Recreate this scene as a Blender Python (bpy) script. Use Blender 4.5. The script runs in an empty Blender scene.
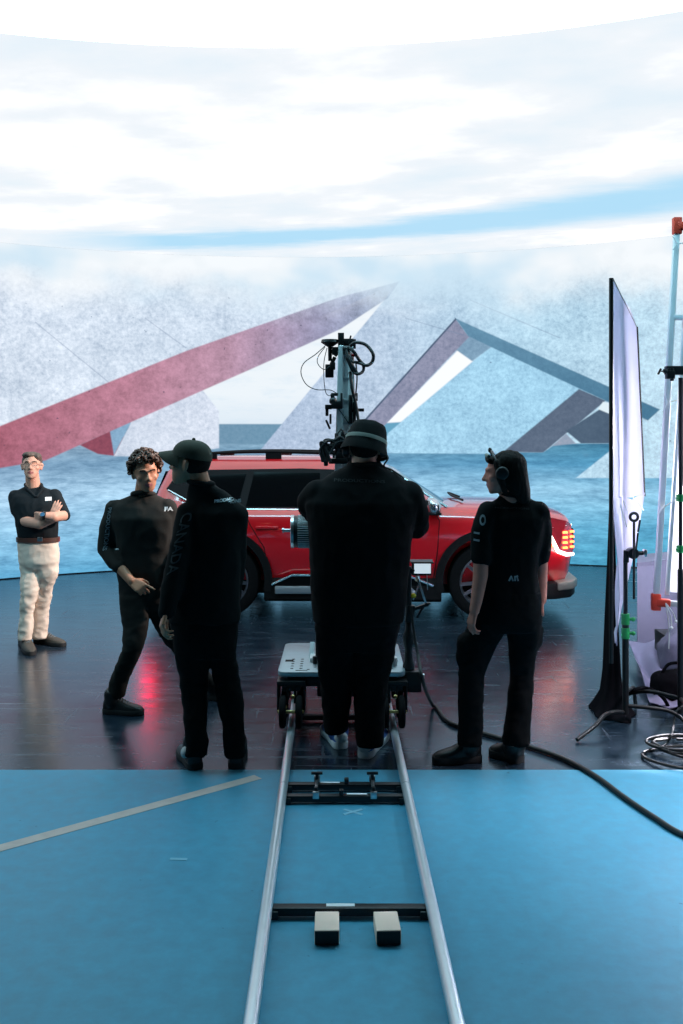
import bpy, bmesh, math, random
from mathutils import Vector, Matrix, noise
from mathutils.bvhtree import BVHTree

random.seed(7)
PI = math.pi
R = math.radians
scene = bpy.context.scene
COL = scene.collection

# ------------------------------------------------------------------ measurement of the place
F, CX, HZ, H = 950.0, 341.5, 440.0, 1.76          # focal length in pixels, principal column, horizon row, eye height


def at(px, py, Y):
    """The point at distance Y seen at (px, py) from the tripod position."""
    return Vector(((px - CX) / F * Y, Y, H - (py - HZ) / F * Y))


def on_floor(px, py, z=0.0):
    Y = (H - z) * F / (py - HZ)
    return Vector(((px - CX) / F * Y, Y, z))


def srgb(r, g, b):
    def f(c):
        c /= 255.0
        return c / 12.92 if c <= 0.04045 else ((c + 0.055) / 1.055) ** 2.4
    return (f(r), f(g), f(b), 1.0)


# ------------------------------------------------------------------ materials
def mat(name, col, rough=0.6, metal=0.0, spec=0.5, vary=0.12, scale=18.0, bump=0.0, bscale=60.0, coat=0.0, emit=None, estr=0.0, stretch=None, alpha=None):
    m = bpy.data.materials.new(name)
    m.use_nodes = True
    nt = m.node_tree
    b = nt.nodes['Principled BSDF']
    b.inputs['Roughness'].default_value = rough
    b.inputs['Metallic'].default_value = metal
    b.inputs['Specular IOR Level'].default_value = spec
    if coat:
        b.inputs['Coat Weight'].default_value = coat
        b.inputs['Coat Roughness'].default_value = 0.04
    tc = nt.nodes.new('ShaderNodeTexCoord')
    src = tc.outputs['Object']
    if stretch:
        mp = nt.nodes.new('ShaderNodeMapping')
        mp.inputs['Scale'].default_value = stretch
        nt.links.new(src, mp.inputs['Vector'])
        src = mp.outputs['Vector']
    nz = nt.nodes.new('ShaderNodeTexNoise')
    nz.inputs['Scale'].default_value = scale
    nz.inputs['Detail'].default_value = 5
    nt.links.new(src, nz.inputs['Vector'])
    mx = nt.nodes.new('ShaderNodeMix')
    mx.data_type = 'RGBA'
    mx.inputs['A'].default_value = tuple(c * (1 - vary) for c in col[:3]) + (1,)
    mx.inputs['B'].default_value = tuple(min(1, c * (1 + vary)) for c in col[:3]) + (1,)
    nt.links.new(nz.outputs['Fac'], mx.inputs['Factor'])
    nt.links.new(mx.outputs['Result'], b.inputs['Base Color'])
    if bump:
        n2 = nt.nodes.new('ShaderNodeTexNoise')
        n2.inputs['Scale'].default_value = bscale
        n2.inputs['Detail'].default_value = 4
        nt.links.new(src, n2.inputs['Vector'])
        bp = nt.nodes.new('ShaderNodeBump')
        bp.inputs['Strength'].default_value = bump
        bp.inputs['Distance'].default_value = 0.01
        nt.links.new(n2.outputs['Fac'], bp.inputs['Height'])
        nt.links.new(bp.outputs['Normal'], b.inputs['Normal'])
    if emit:
        b.inputs['Emission Color'].default_value = emit
        b.inputs['Emission Strength'].default_value = estr
    return m


class NB:
    """Small helper for node graphs of maths."""

    def __init__(s, nt):
        s.nt = nt

    def _set(s, sock, v):
        if isinstance(v, (int, float)):
            sock.default_value = v
        elif isinstance(v, tuple):
            sock.default_value = v
        else:
            s.nt.links.new(v, sock)

    def m(s, op, a, b=0.0, c=0.0, clamp=False):
        n = s.nt.nodes.new('ShaderNodeMath')
        n.operation = op
        n.use_clamp = clamp
        s._set(n.inputs[0], a)
        s._set(n.inputs[1], b)
        s._set(n.inputs[2], c)
        return n.outputs[0]

    def dot(s, v, vec):
        n = s.nt.nodes.new('ShaderNodeVectorMath')
        n.operation = 'DOT_PRODUCT'
        s._set(n.inputs[0], v)
        n.inputs[1].default_value = vec
        return n.outputs['Value']

    def comb(s, x, y, z):
        n = s.nt.nodes.new('ShaderNodeCombineXYZ')
        for i, v in enumerate((x, y, z)):
            s._set(n.inputs[i], v)
        return n.outputs[0]

    def noise(s, vec, scale, detail=4.0, rough=0.55, stretch=(1, 1, 1), off=(0, 0, 0), rot=(0, 0, 0)):
        mp = s.nt.nodes.new('ShaderNodeMapping')
        mp.inputs['Scale'].default_value = stretch
        mp.inputs['Location'].default_value = off
        mp.inputs['Rotation'].default_value = rot
        s._set(mp.inputs['Vector'], vec)
        n = s.nt.nodes.new('ShaderNodeTexNoise')
        n.inputs['Scale'].default_value = scale
        n.inputs['Detail'].default_value = detail
        n.inputs['Roughness'].default_value = rough
        s.nt.links.new(mp.outputs[0], n.inputs['Vector'])
        return n.outputs['Fac']

    def ramp(s, v, a, b):
        """0 at a, 1 at b, smooth."""
        n = s.nt.nodes.new('ShaderNodeMapRange')
        n.interpolation_type = 'SMOOTHSTEP'
        s._set(n.inputs['Value'], v)
        n.inputs['From Min'].default_value = a
        n.inputs['From Max'].default_value = b
        return n.outputs['Result']

    def lin(s, v, a, b, c=0.0, d=1.0):
        n = s.nt.nodes.new('ShaderNodeMapRange')
        s._set(n.inputs['Value'], v)
        n.inputs['From Min'].default_value = a
        n.inputs['From Max'].default_value = b
        n.inputs['To Min'].default_value = c
        n.inputs['To Max'].default_value = d
        return n.outputs['Result']

    def mix(s, f, a, b, mode='MIX'):
        n = s.nt.nodes.new('ShaderNodeMix')
        n.data_type = 'RGBA'
        n.blend_type = mode
        s._set(n.inputs['Factor'], f)
        s._set(n.inputs['A'], a)
        s._set(n.inputs['B'], b)
        return n.outputs['Result']

    def grad(s, v, stops):
        n = s.nt.nodes.new('ShaderNodeValToRGB')
        cr = n.color_ramp
        cr.elements[0].position, cr.elements[0].color = stops[0]
        cr.elements[1].position, cr.elements[1].color = stops[-1]
        for p, c in stops[1:-1]:
            e = cr.elements.new(p)
            e.color = c
        s._set(n.inputs[0], v)
        return n.outputs[0]


# ------------------------------------------------------------------ objects, parts, tags
def tag(o, label=None, cat=None, group=None, kind=None):
    if label:
        o['label'] = label
    if cat:
        o['category'] = cat
    if group:
        o['group'] = group
    if kind:
        o['kind'] = kind
    return o


def thing(name, loc, label, cat, group=None):
    o = bpy.data.objects.new(name, None)
    o.empty_display_size = 0.1
    COL.objects.link(o)
    o.location = loc
    return tag(o, label, cat, group)


def root_matrix(o):
    m = Matrix.LocRotScale(o.location, o.rotation_euler, o.scale)
    return root_matrix(o.parent) @ o.matrix_parent_inverse @ m if o.parent else m


def link_mesh(name, me, parent=None):
    o = bpy.data.objects.new(name, me)
    COL.objects.link(o)
    if parent is not None:
        o.parent = parent
        o.matrix_parent_inverse = root_matrix(parent).inverted()
    return o


def finish_mods(o):
    """Evaluate the modifiers of o into its mesh."""
    dg = bpy.context.evaluated_depsgraph_get()
    dg.update()
    me = bpy.data.meshes.new_from_object(o.evaluated_get(dg))
    old = o.data
    o.modifiers.clear()
    o.data = me
    bpy.data.meshes.remove(old)
    return o


class MB:
    """Collects shapes and links them as ONE mesh object."""

    def __init__(s):
        s.bm = bmesh.new()

    def face(s, vs, mi=0):
        try:
            f = s.bm.faces.new(vs)
            f.material_index = mi
            return f
        except ValueError:
            return None

    def rings(s, rings, closed=True, cap=True, mi=0):
        vr = [[s.bm.verts.new(p) for p in r] for r in rings]
        n = len(vr[0])
        for a, b in zip(vr, vr[1:]):
            for i in range(n if closed else n - 1):
                j = (i + 1) % n
                s.face((a[i], a[j], b[j], b[i]), mi)
        if cap and closed:
            s.face(list(reversed(vr[0])), mi)
            s.face(vr[-1], mi)
        return s

    def box(s, c, size, rot=None, mi=0):
        c = Vector(c)
        M = rot if rot is not None else Matrix.Identity(3)
        hx, hy, hz = [d / 2 for d in size]
        r = []
        for z in (-hz, hz):
            r.append([c + M @ Vector(p) for p in ((-hx, -hy, z), (hx, -hy, z), (hx, hy, z), (-hx, hy, z))])
        return s.rings(r, mi=mi)

    def bar(s, p0, p1, w, h, up=(0, 0, 1), mi=0):
        p0, p1 = Vector(p0), Vector(p1)
        d = (p1 - p0).normalized()
        u = Vector(up)
        if abs(d.dot(u)) > 0.98:
            u = Vector((0, 1, 0))
        x = d.cross(u).normalized()
        y = x.cross(d).normalized()
        rs = []
        for p in (p0, p1):
            rs.append([p + x * (a * w / 2) + y * (b * h / 2) for a, b in ((-1, -1), (1, -1), (1, 1), (-1, 1))])
        return s.rings(rs, mi=mi)

    def tube(s, pts, rad, n=12, mi=0, cap=True):
        pts = [Vector(p) for p in pts]
        if isinstance(rad, (int, float)):
            rad = [rad] * len(pts)
        rs = []
        prev = None
        for i, p in enumerate(pts):
            d = (pts[min(i + 1, len(pts) - 1)] - pts[max(i - 1, 0)])
            d = d.normalized() if d.length > 1e-9 else Vector((0, 0, 1))
            if prev is None:
                u = Vector((0, 0, 1)) if abs(d.z) < 0.9 else Vector((1, 0, 0))
                x = d.cross(u).normalized()
            else:
                x = (prev - d * prev.dot(d)).normalized()
            prev = x
            y = d.cross(x)
            rs.append([p + (x * math.cos(2 * PI * k / n) + y * math.sin(2 * PI * k / n)) * rad[i] for k in range(n)])
        return s.rings(rs, cap=cap, mi=mi)

    def cyl(s, p0, p1, r0, r1=None, n=20, mi=0):
        return s.tube([p0, p1], [r0, r0 if r1 is None else r1], n, mi)

    def ball(s, c, r, M=None, sub=3, mi=0):
        if isinstance(r, (int, float)):
            r = (r, r, r)
        c = Vector(c)
        g = bmesh.ops.create_icosphere(s.bm, subdivisions=sub, radius=1.0)
        for v in g['verts']:
            q = Vector((v.co.x * r[0], v.co.y * r[1], v.co.z * r[2]))
            v.co = c + (M @ q if M is not None else q)
        if mi:
            for v in g['verts']:
                for f in v.link_faces:
                    f.material_index = mi
        return s

    def limb(s, pts, rad, n=16):
        """Tapered limb with rounded joints, closed pieces for a union."""
        for i in range(len(pts)):
            s.ball(pts[i], rad[i], sub=3)
            if i:
                s.tube([pts[i - 1], pts[i]], [rad[i - 1], rad[i]], n)
        return s

    def loft(s, secs, n=28, e=2.4):
        """secs: (centre, half width, half depth[, yaw])"""
        rs = []
        for sec in secs:
            c, a, b = sec[:3]
            yw = sec[3] if len(sec) > 3 else 0.0
            ca, sa = math.cos(yw), math.sin(yw)
            ring = []
            for k in range(n):
                t = 2 * PI * k / n
                cx = math.copysign(abs(math.cos(t)) ** (2 / e), math.cos(t)) * a
                cy = math.copysign(abs(math.sin(t)) ** (2 / e), math.sin(t)) * b
                ring.append(Vector(c) + Vector((cx * ca - cy * sa, cx * sa + cy * ca, 0)))
            rs.append(ring)
        return s.rings(rs)

    def prism(s, poly, d, mi=0):
        """poly: list of Vectors, extruded by vector d."""
        d = Vector(d)
        a = [Vector(p) for p in poly]
        return s.rings([a, [p + d for p in a]], mi=mi)

    def lathe(s, prof, M=None, n=32, mi=0, cap=True):
        M = M or Matrix.Identity(4)
        rs = [[M @ Vector((r * math.cos(2 * PI * k / n), r * math.sin(2 * PI * k / n), z)) for k in range(n)] for r, z in prof]
        return s.rings(rs, cap=cap, mi=mi)

    def torus(s, c, Rr, r, M=None, n=32, m=10, a0=0.0, a1=2 * PI, mi=0):
        c = Vector(c)
        M = M or Matrix.Identity(3)
        full = abs(a1 - a0 - 2 * PI) < 1e-6
        pts = []
        k = n if full else n + 1
        rings = []
        for i in range(k):
            t = a0 + (a1 - a0) * i / n
            o = Vector((math.cos(t), math.sin(t), 0))
            rings.append([c + M @ (o * (Rr + r * math.cos(2 * PI * j / m)) + Vector((0, 0, r * math.sin(2 * PI * j / m)))) for j in range(m)])
        if full:
            rings.append(rings[0])
            vr = [[s.bm.verts.new(p) for p in q] for q in rings[:-1]]
            vr.append(vr[0])
            for a, b in zip(vr, vr[1:]):
                for j in range(m):
                    s.face((a[j], a[(j + 1) % m], b[(j + 1) % m], b[j]), mi)
            return s
        return s.rings(rings, mi=mi)

    def build(s, name, mats, parent=None, smooth=True, bevel=0.0, angle=40, seg=2):
        bmesh.ops.recalc_face_normals(s.bm, faces=s.bm.faces)
        me = bpy.data.meshes.new(name)
        s.bm.to_mesh(me)
        s.bm.free()
        for m in (mats if isinstance(mats, (list, tuple)) else [mats]):
            me.materials.append(m)
        o = link_mesh(name, me, parent)
        if bevel:
            b = o.modifiers.new('b', 'BEVEL')
            b.width = bevel
            b.segments = seg
            b.limit_method = 'ANGLE'
            b.angle_limit = R(35)
            finish_mods(o)
        if smooth:
            shade(o, angle)
        return o

    def fuse(s, name, mats, parent=None, voxel=0.01, smooth=3, fac=0.5):
        """Union of all collected closed shapes as one continuous skin."""
        bmesh.ops.recalc_face_normals(s.bm, faces=s.bm.faces)
        me = bpy.data.meshes.new(name)
        s.bm.to_mesh(me)
        s.bm.free()
        o = link_mesh(name, me, parent)
        r = o.modifiers.new('r', 'REMESH')
        r.mode = 'VOXEL'
        r.voxel_size = voxel
        r.use_smooth_shade = True
        if smooth:
            sm = o.modifiers.new('s', 'SMOOTH')
            sm.iterations = smooth
            sm.factor = fac
        finish_mods(o)
        o.data.materials.clear()
        for m in (mats if isinstance(mats, (list, tuple)) else [mats]):
            o.data.materials.append(m)
        o.data.polygons.foreach_set('use_smooth', [True] * len(o.data.polygons))
        return o


def shade(o, angle=40):
    me = o.data
    me.polygons.foreach_set('use_smooth', [True] * len(me.polygons))
    bm = bmesh.new()
    bm.from_mesh(me)
    lim = R(angle)
    for e in bm.edges:
        if len(e.link_faces) == 2 and e.calc_face_angle(0) > lim:
            e.smooth = False
    bm.to_mesh(me)
    bm.free()


def spline(pts, n=10):
    """Catmull-Rom curve through the points."""
    pts = [Vector(p) for p in pts]
    out = []
    for i in range(len(pts) - 1):
        p0 = pts[max(i - 1, 0)]
        p1, p2 = pts[i], pts[i + 1]
        p3 = pts[min(i + 2, len(pts) - 1)]
        for k in range(n):
            t = k / n
            out.append(0.5 * ((2 * p1) + (p2 - p0) * t + (2 * p0 - 5 * p1 + 4 * p2 - p3) * t * t + (3 * p1 - p0 - 3 * p2 + p3) * t ** 3))
    out.append(pts[-1])
    return out


def folds(o, amp, f=(9, 9, 5), seed=0.0, where=None, ridge=0.5):
    """Cloth folds: push the skin in and out along its normals."""
    me = o.data
    ns = [v.normal.copy() for v in me.vertices]
    for v, n in zip(me.vertices, ns):
        p = v.co
        q = Vector((p.x * f[0] + p.z * 3.0 + seed, p.y * f[1] + seed, p.z * f[2] - p.x * 3.0))
        a = noise.noise(q)
        b = 1 - 2 * abs(noise.noise(q * 1.9 + Vector((3.1, 1.7, seed))))
        w = where(p) if where else 1.0
        v.co = p + n * amp * w * (a * (1 - ridge) + b * ridge * 0.7)
    me.update()


def lettering(name, text, target, origin, right, up, cast, size, m, parent, weight=0.0, lift=0.003, font_scale=(1, 1), resolution=3):
    """Printed letters lying on the cloth of target."""
    cu = bpy.data.curves.new(name, 'FONT')
    cu.body = text
    cu.size = size
    cu.align_x = 'CENTER'
    cu.align_y = 'CENTER'
    cu.offset = weight
    cu.resolution_u = resolution
    tmp = bpy.data.objects.new(name, cu)
    COL.objects.link(tmp)
    dg = bpy.context.evaluated_depsgraph_get()
    dg.update()
    me = bpy.data.meshes.new_from_object(tmp.evaluated_get(dg))
    bpy.data.objects.remove(tmp)
    tb = bmesh.new()
    tb.from_mesh(target.data)
    tree = BVHTree.FromBMesh(tb)
    tb.free()
    right, up, cast = Vector(right).normalized(), Vector(up).normalized(), Vector(cast).normalized()
    bm = bmesh.new()
    bm.from_mesh(me)
    bmesh.ops.subdivide_edges(bm, edges=[e for e in bm.edges if e.calc_length() > size * 0.15], cuts=1)
    # mesh data of parts is stored in world axes relative to the parent inverse, so world coordinates fit
    for v in bm.verts:
        p = Vector(origin) + right * (v.co.x * font_scale[0]) + up * (v.co.y * font_scale[1])
        hit = tree.ray_cast(p - cast * 0.6, cast)
        q = hit[0] if hit[0] is not None else p
        v.co = q - cast * lift
    bm.to_mesh(me)
    bm.free()
    me.materials.clear()
    me.materials.append(m)
    return link_mesh(name, me, parent)


# ------------------------------------------------------------------ camera
cam_d = bpy.data.cameras.new('camera')
cam = bpy.data.objects.new('camera', cam_d)
COL.objects.link(cam)
cam.location = (0, 0, H)
cam.rotation_euler = (PI / 2, 0, 0)
cam_d.sensor_fit = 'VERTICAL'
cam_d.sensor_height = 36.0
cam_d.lens = F / 1024 * 36.0
cam_d.shift_y = -(512 - HZ) / 1024
cam_d.clip_end = 200
scene.camera = cam
scene.view_settings.view_transform = 'Standard'
scene.view_settings.look = 'None'
scene.view_settings.gamma = 1.0
scene.view_settings.use_curve_mapping = False
scene.view_settings.exposure = 0.0
wd = bpy.data.worlds.new('studio_dark')
scene.world = wd
wd.use_nodes = True
wd.node_tree.nodes['Background'].inputs[0].default_value = (0.02, 0.028, 0.035, 1)
wd.node_tree.nodes['Background'].inputs[1].default_value = 0.12

# ------------------------------------------------------------------ light and finish settings
PANEL_IN, PANEL_COL, PANEL_STR = 5.45, (0.38, 0.83, 1.0, 1), 10.0
SKY_HDR = 0.22
LAMP_W, LAMP_COL = 4600, (0.93, 0.9, 1.0)
KEY_W, KEY_COL = 2150, (1.0, 0.80, 0.70)
SIDE_W, SIDE_COL = 1100, (1.0, 0.86, 0.94)
NEAR_A, NEAR_B = (0.045, 0.235, 0.36, 1), (0.065, 0.285, 0.42, 1)
NEAR_SPEC, NEAR_TINT = 0.5, (0.45, 0.9, 1.0, 1)
FAR_A, FAR_B = (0.006, 0.014, 0.024, 1), (0.022, 0.034, 0.050, 1)
FAR_R0, FAR_R1, FAR_SPEC, FAR_TINT = 0.17, 0.32, 1.0, (0.46, 0.80, 1.0, 1)
# ------------------------------------------------------------------ the LED volume: curved wall, LED ceiling, floors
WC, WR = Vector((0.9, 5.0)), 8.7


def ceil_z(x):
    return 4.39 + 0.0326 * x


def wall_hit(px, py):
    dx = (px - CX) / F
    a = dx * dx + 1
    b = -2 * (dx * WC.x + WC.y)
    c = WC.x ** 2 + WC.y ** 2 - WR ** 2
    t = (-b + math.sqrt(b * b - 4 * a * c)) / (2 * a)
    x = dx * t
    return Vector((WR * math.atan2(x - WC.x, t - WC.y), H - (py - HZ) / F * t))


def solve(A, y):
    n = len(A)
    M = [r[:] + [v] for r, v in zip(A, y)]
    for i in range(n):
        p = max(range(i, n), key=lambda k: abs(M[k][i]))
        M[i], M[p] = M[p], M[i]
        for k in range(n):
            if k != i:
                q = M[k][i] / M[i][i]
                M[k] = [a - q * b for a, b in zip(M[k], M[i])]
    return [M[i][n] / M[i][i] for i in range(n)]


def polyfit(xs, ys, deg):
    A = [[sum(x ** (i + j) for x in xs) for j in range(deg + 1)] for i in range(deg + 1)]
    return solve(A, [sum(y * x ** i for x, y in zip(xs, ys)) for i in range(deg + 1)])


def led_material():
    m = bpy.data.materials.new('led_picture')
    m.use_nodes = True
    nt = m.node_tree
    nt.nodes.clear()
    nb = NB(nt)
    uv = nt.nodes.new('ShaderNodeUVMap')
    uv.uv_map = 'metres'
    sep = nt.nodes.new('ShaderNodeSeparateXYZ')
    nt.links.new(uv.outputs[0], sep.inputs[0])
    u, v = sep.outputs[0], sep.outputs[1]
    u2 = nb.m('MULTIPLY', u, u)
    P = nb.comb(u, v, u2)
    UV = uv.outputs[0]

    def edge(p, q, inside):
        pts = [wall_hit(p[0] + (q[0] - p[0]) * k / 8, p[1] + (q[1] - p[1]) * k / 8) for k in range(9)]
        ds, dz = abs(pts[-1].x - pts[0].x), abs(pts[-1].y - pts[0].y)
        if ds > 0.35 * dz:
            a, b, c = polyfit([w.x for w in pts], [w.y for w in pts], 2) if ds > 1.0 else polyfit([w.x for w in pts], [w.y for w in pts], 1) + [0.0]
            vec, k, nrm = [-b, 1.0, -c], -a, math.sqrt(1 + b * b)
        else:
            a, b = polyfit([w.y for w in pts], [w.x for w in pts], 1)
            vec, k, nrm = [1.0, -b, 0.0], -a, math.sqrt(1 + b * b)
        w = wall_hit(*inside)
        val = vec[0] * w.x + vec[1] * w.y + vec[2] * w.x * w.x + k
        sg = (1 if val > 0 else -1) / nrm
        return nb.m('ADD', nb.dot(P, tuple(c * sg for c in vec)), k * sg)

    def poly(pts, soft=0.014):
        cx = sum(p[0] for p in pts) / len(pts)
        cy = sum(p[1] for p in pts) / len(pts)
        d = None
        for p, q in zip(pts, pts[1:] + pts[:1]):
            e = edge(p, q, (cx, cy))
            d = e if d is None else nb.m('MINIMUM', d, e)
        return nb.ramp(d, -soft, soft)

    def hgt(px, y0, y1):
        """ramp in height between two rows at column px"""
        return nb.lin(v, wall_hit(px, y0).y, wall_hit(px, y1).y)

    # noise fields
    n_big = nb.noise(UV, 0.9, 3, 0.5)
    n_mid = nb.noise(UV, 3.6, 8, 0.66, off=(3, 1, 0))
    n_fine = nb.noise(UV, 17.0, 5, 0.7)
    n_spec = nb.noise(UV, 11.0, 2, 0.5, off=(7, 3, 0))
    n_flow = nb.noise(UV, 2.0, 8, 0.68, stretch=(0.8, 3.4, 1))
    n_flow2 = nb.noise(UV, 9.0, 5, 0.7, stretch=(0.6, 2.2, 1), off=(4, 0, 0))
    lr = nb.lin(u, wall_hit(20, 400).x, wall_hit(660, 400).x)

    tc_ = nb.lin(nb.m('ADD', nb.m('ADD', nb.m('MULTIPLY', n_mid, 0.38), nb.m('MULTIPLY', n_fine, 0.58)), nb.m('MULTIPLY', n_big, 0.25)), 0.42, 0.78, 0.58, 1.34)

    def concrete(base_l, base_r, amp=0.42, spots=True):
        c = nb.mix(lr, base_l, base_r)
        t = nb.m('ADD', nb.m('ADD', nb.m('MULTIPLY', n_mid, 0.38), nb.m('MULTIPLY', n_fine, 0.58)), nb.m('MULTIPLY', n_big, 0.25))
        t = nb.lin(t, 0.42, 0.78, 1 - amp, 1 + amp * 0.8)
        c = nb.mix(1.0, c, nb.comb(t, nb.m('POWER', t, 0.85), nb.m('POWER', t, 0.7)), 'MULTIPLY')
        if spots:
            sp = nb.ramp(n_spec, 0.735, 0.775)
            c = nb.mix(nb.m('MULTIPLY', sp, 0.55), c, srgb(95, 115, 145))
        return c

    # sky behind
    skyc = nb.grad(hgt(230, 445, 245), [(0.0, srgb(214, 230, 244)), (0.25, srgb(238, 246, 252)), (1.0, srgb(246, 250, 254))])
    col = nb.mix(nb.m('MULTIPLY', nb.ramp(n_flow, 0.45, 0.7), 0.35), skyc, srgb(205, 228, 245))
    # distant woods
    woods = nb.mix(n_fine, srgb(92, 125, 152), srgb(140, 165, 190))
    woods = nb.mix(lr, woods, nb.mix(n_fine, srgb(72, 140, 172), srgb(120, 175, 200)))
    col = nb.mix(poly([(-300, 424), (900, 424), (900, 446), (-300, 446)]), col, woods)
    # ground of the picture
    gl = nb.grad(hgt(110, 575, 443), [(0.0, srgb(92, 170, 212)), (0.30, srgb(146, 202, 236)), (0.62, srgb(176, 214, 242)), (0.85, srgb(130, 166, 196)), (1.0, srgb(156, 184, 206))])
    gr = nb.grad(hgt(560, 570, 448), [(0.0, srgb(76, 165, 200)), (0.35, srgb(104, 184, 220)), (0.65, srgb(150, 206, 236)), (0.86, srgb(84, 160, 200)), (1.0, srgb(66, 138, 172))])
    ground = nb.mix(lr, gl, gr)
    t = nb.m('ADD', nb.m('MULTIPLY', n_flow, 0.7), nb.m('MULTIPLY', n_flow2, 0.5))
    t = nb.lin(t, 0.44, 0.78, 0.5, 1.42)
    ground = nb.mix(1.0, ground, nb.comb(t, nb.m('POWER', t, 0.8), nb.m('POWER', t, 0.65)), 'MULTIPLY')
    col = nb.mix(poly([(-600, 444), (240, 444), (240, 900), (-600, 900)]), col, ground)
    col = nb.mix(poly([(190, 444), (1100, 444), (1100, 900), (190, 900)]), col, ground)

    # big slabs
    slabL = concrete(srgb(218, 230, 245), srgb(200, 222, 242))
    slabR = concrete(srgb(206, 225, 243), srgb(180, 221, 243))
    base = nb.grad(nb.lin(u, wall_hit(262, 400).x, wall_hit(660, 400).x), [(0.0, srgb(178, 196, 222)), (0.3, srgb(190, 210, 232)), (0.65, srgb(182, 217, 238)), (1.0, srgb(196, 228, 246))])
    slabR = nb.mix(1.0, base, nb.comb(tc_, nb.m('POWER', tc_, 0.85), nb.m('POWER', tc_, 0.7)), 'MULTIPLY')
    slabR = nb.mix(nb.m('MULTIPLY', nb.ramp(n_spec, 0.735, 0.775), 0.55), slabR, srgb(80, 105, 140))
    slabC = concrete(srgb(178, 220, 244), srgb(164, 213, 240))
    col = nb.mix(poly([(-600, 225), (446, 225), (399, 284), (0, 448), (-600, 660)]), col, slabL)
    big = poly([(258, 453), (446, 225), (1100, 225), (1100, 450.5)])
    col = nb.mix(big, col, slabR)
    # white slab and small red pyramid on the left
    col = nb.mix(poly([(79.6, 445), (109.5, 430.7), (124, 437), (115.5, 456), (98, 454)]), col, concrete(srgb(150, 82, 100), srgb(150, 82, 100), 0.3, False))
    col = nb.mix(poly([(110, 431), (133, 419), (114, 455)]), col, concrete(srgb(140, 178, 208), srgb(140, 178, 208), 0.3, False))
    col = nb.mix(poly([(133, 419), (201, 388), (219, 411), (219, 448), (165, 457), (114, 456)]), col, concrete(srgb(214, 224, 240), srgb(214, 224, 240), 0.35, False))
    # opening under the arch, seen through: sky, woods, ground
    hole = poly([(382, 428), (458, 350), (474, 362), (388, 441)])
    col = nb.mix(hole, col, srgb(246, 249, 253))
    col = nb.mix(poly([(376, 433), (386, 423), (402, 422), (388, 437)]), col, srgb(104, 165, 196))
    # triangular slab in front
    col = nb.mix(poly([(382, 453), (388, 433), (491, 346), (590, 392), (505, 454)]), col, slabC)
    # arch: inner face, left leg, long right top
    col = nb.mix(poly([(466, 334), (493, 346), (472, 361), (455, 349)]), col, concrete(srgb(132, 166, 192), srgb(132, 166, 192), 0.3, False))
    leg = nb.mix(n_mid, srgb(128, 130, 158), srgb(172, 172, 196))
    col = nb.mix(poly([(455.5, 318.5), (469, 337), (384, 426), (360, 425)]), col, concrete(srgb(150, 152, 178), srgb(140, 146, 172), 0.42))
    col = nb.mix(poly([(579, 389), (606, 400.5), (543.5, 452.5), (503, 452)]), col, concrete(srgb(98, 112, 134), srgb(94, 110, 132), 0.3, False))
    col = nb.mix(poly([(566, 431), (600, 409), (680, 440), (680, 443.5), (581, 443.5)]), col, concrete(srgb(84, 104, 124), srgb(80, 100, 122), 0.22, False))
    col = nb.mix(poly([(598, 409), (603, 402), (622, 404), (622, 419)]), col, srgb(226, 242, 250))
    col = nb.mix(poly([(541, 454), (556, 443.5), (700, 443.5), (700, 454)]), col, ground)
    col = nb.mix(poly([(552, 446), (566, 433.5), (576, 443.5)]), col, nb.mix(n_fine, srgb(120, 150, 175), srgb(176, 178, 196)))
    arch = nb.mix(hgt(560, 420, 320), concrete(srgb(74, 122, 152), srgb(74, 122, 152), 0.22, False), concrete(srgb(104, 148, 176), srgb(104, 148, 176), 0.22, False))
    col = nb.mix(poly([(455.5, 318.5), (660, 409.5), (647, 421.5), (491, 347), (468, 336)]), col, arch)
    col = nb.mix(nb.m('MULTIPLY', poly([(455.5, 318.2), (456.5, 319.5), (361.5, 425.5), (359.5, 425)], 0.01), 0.8), col, srgb(52, 80, 108))
    # slab at the far right
    col = nb.mix(poly([(576, 478), (659, 412), (700, 380), (900, 380), (900, 478)]), col, slabR)
    # panel joints on the slabs
    for (a, b) in (((35, 322), (112, 385)), ((145, 318), (186, 348)), ((405, 318), (470, 337)), ((470, 300), (560, 338)), ((404, 375), (384, 400))):
        dx, dy = b[0] - a[0], b[1] - a[1]
        L = math.hypot(dx, dy)
        nx, ny = -dy / L * 0.55, dx / L * 0.55
        q = poly([(a[0] + nx, a[1] + ny), (b[0] + nx, b[1] + ny), (b[0] - nx, b[1] - ny), (a[0] - nx, a[1] - ny)], 0.008)
        col = nb.mix(nb.m('MULTIPLY', q, 0.4), col, srgb(120, 140, 170))
    # low cloud over the top of everything
    fog = nb.m('ADD', nb.lin(v, wall_hit(341, 338).y, wall_hit(341, 268).y), nb.m('MULTIPLY', nb.m('SUBTRACT', n_big, 0.5), 0.9))
    fog = nb.m('ADD', fog, nb.m('MULTIPLY', nb.m('SUBTRACT', n_mid, 0.5), 0.3))
    fog = nb.ramp(fog, 0.15, 0.95)
    fogc = nb.mix(nb.ramp(nb.noise(UV, 0.55, 3, 0.5, stretch=(1, 1.6, 1), off=(5.2, 2, 0)), 0.42, 0.66), srgb(244, 249, 253), srgb(206, 231, 247))
    col = nb.mix(fog, col, fogc)
    # the long red beam
    red = nb.grad(nb.lin(u, wall_hit(0, 430).x, wall_hit(400, 290).x), [(0.0, srgb(172, 104, 122)), (0.3, srgb(188, 132, 152)), (0.55, srgb(188, 150, 172)), (0.78, srgb(160, 158, 188)), (1.0, srgb(160, 184, 210))])
    t2 = nb.lin(nb.m('ADD', nb.m('MULTIPLY', n_mid, 0.6), nb.m('MULTIPLY', n_fine, 0.5)), 0.38, 0.72, 0.66, 1.3)
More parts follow.
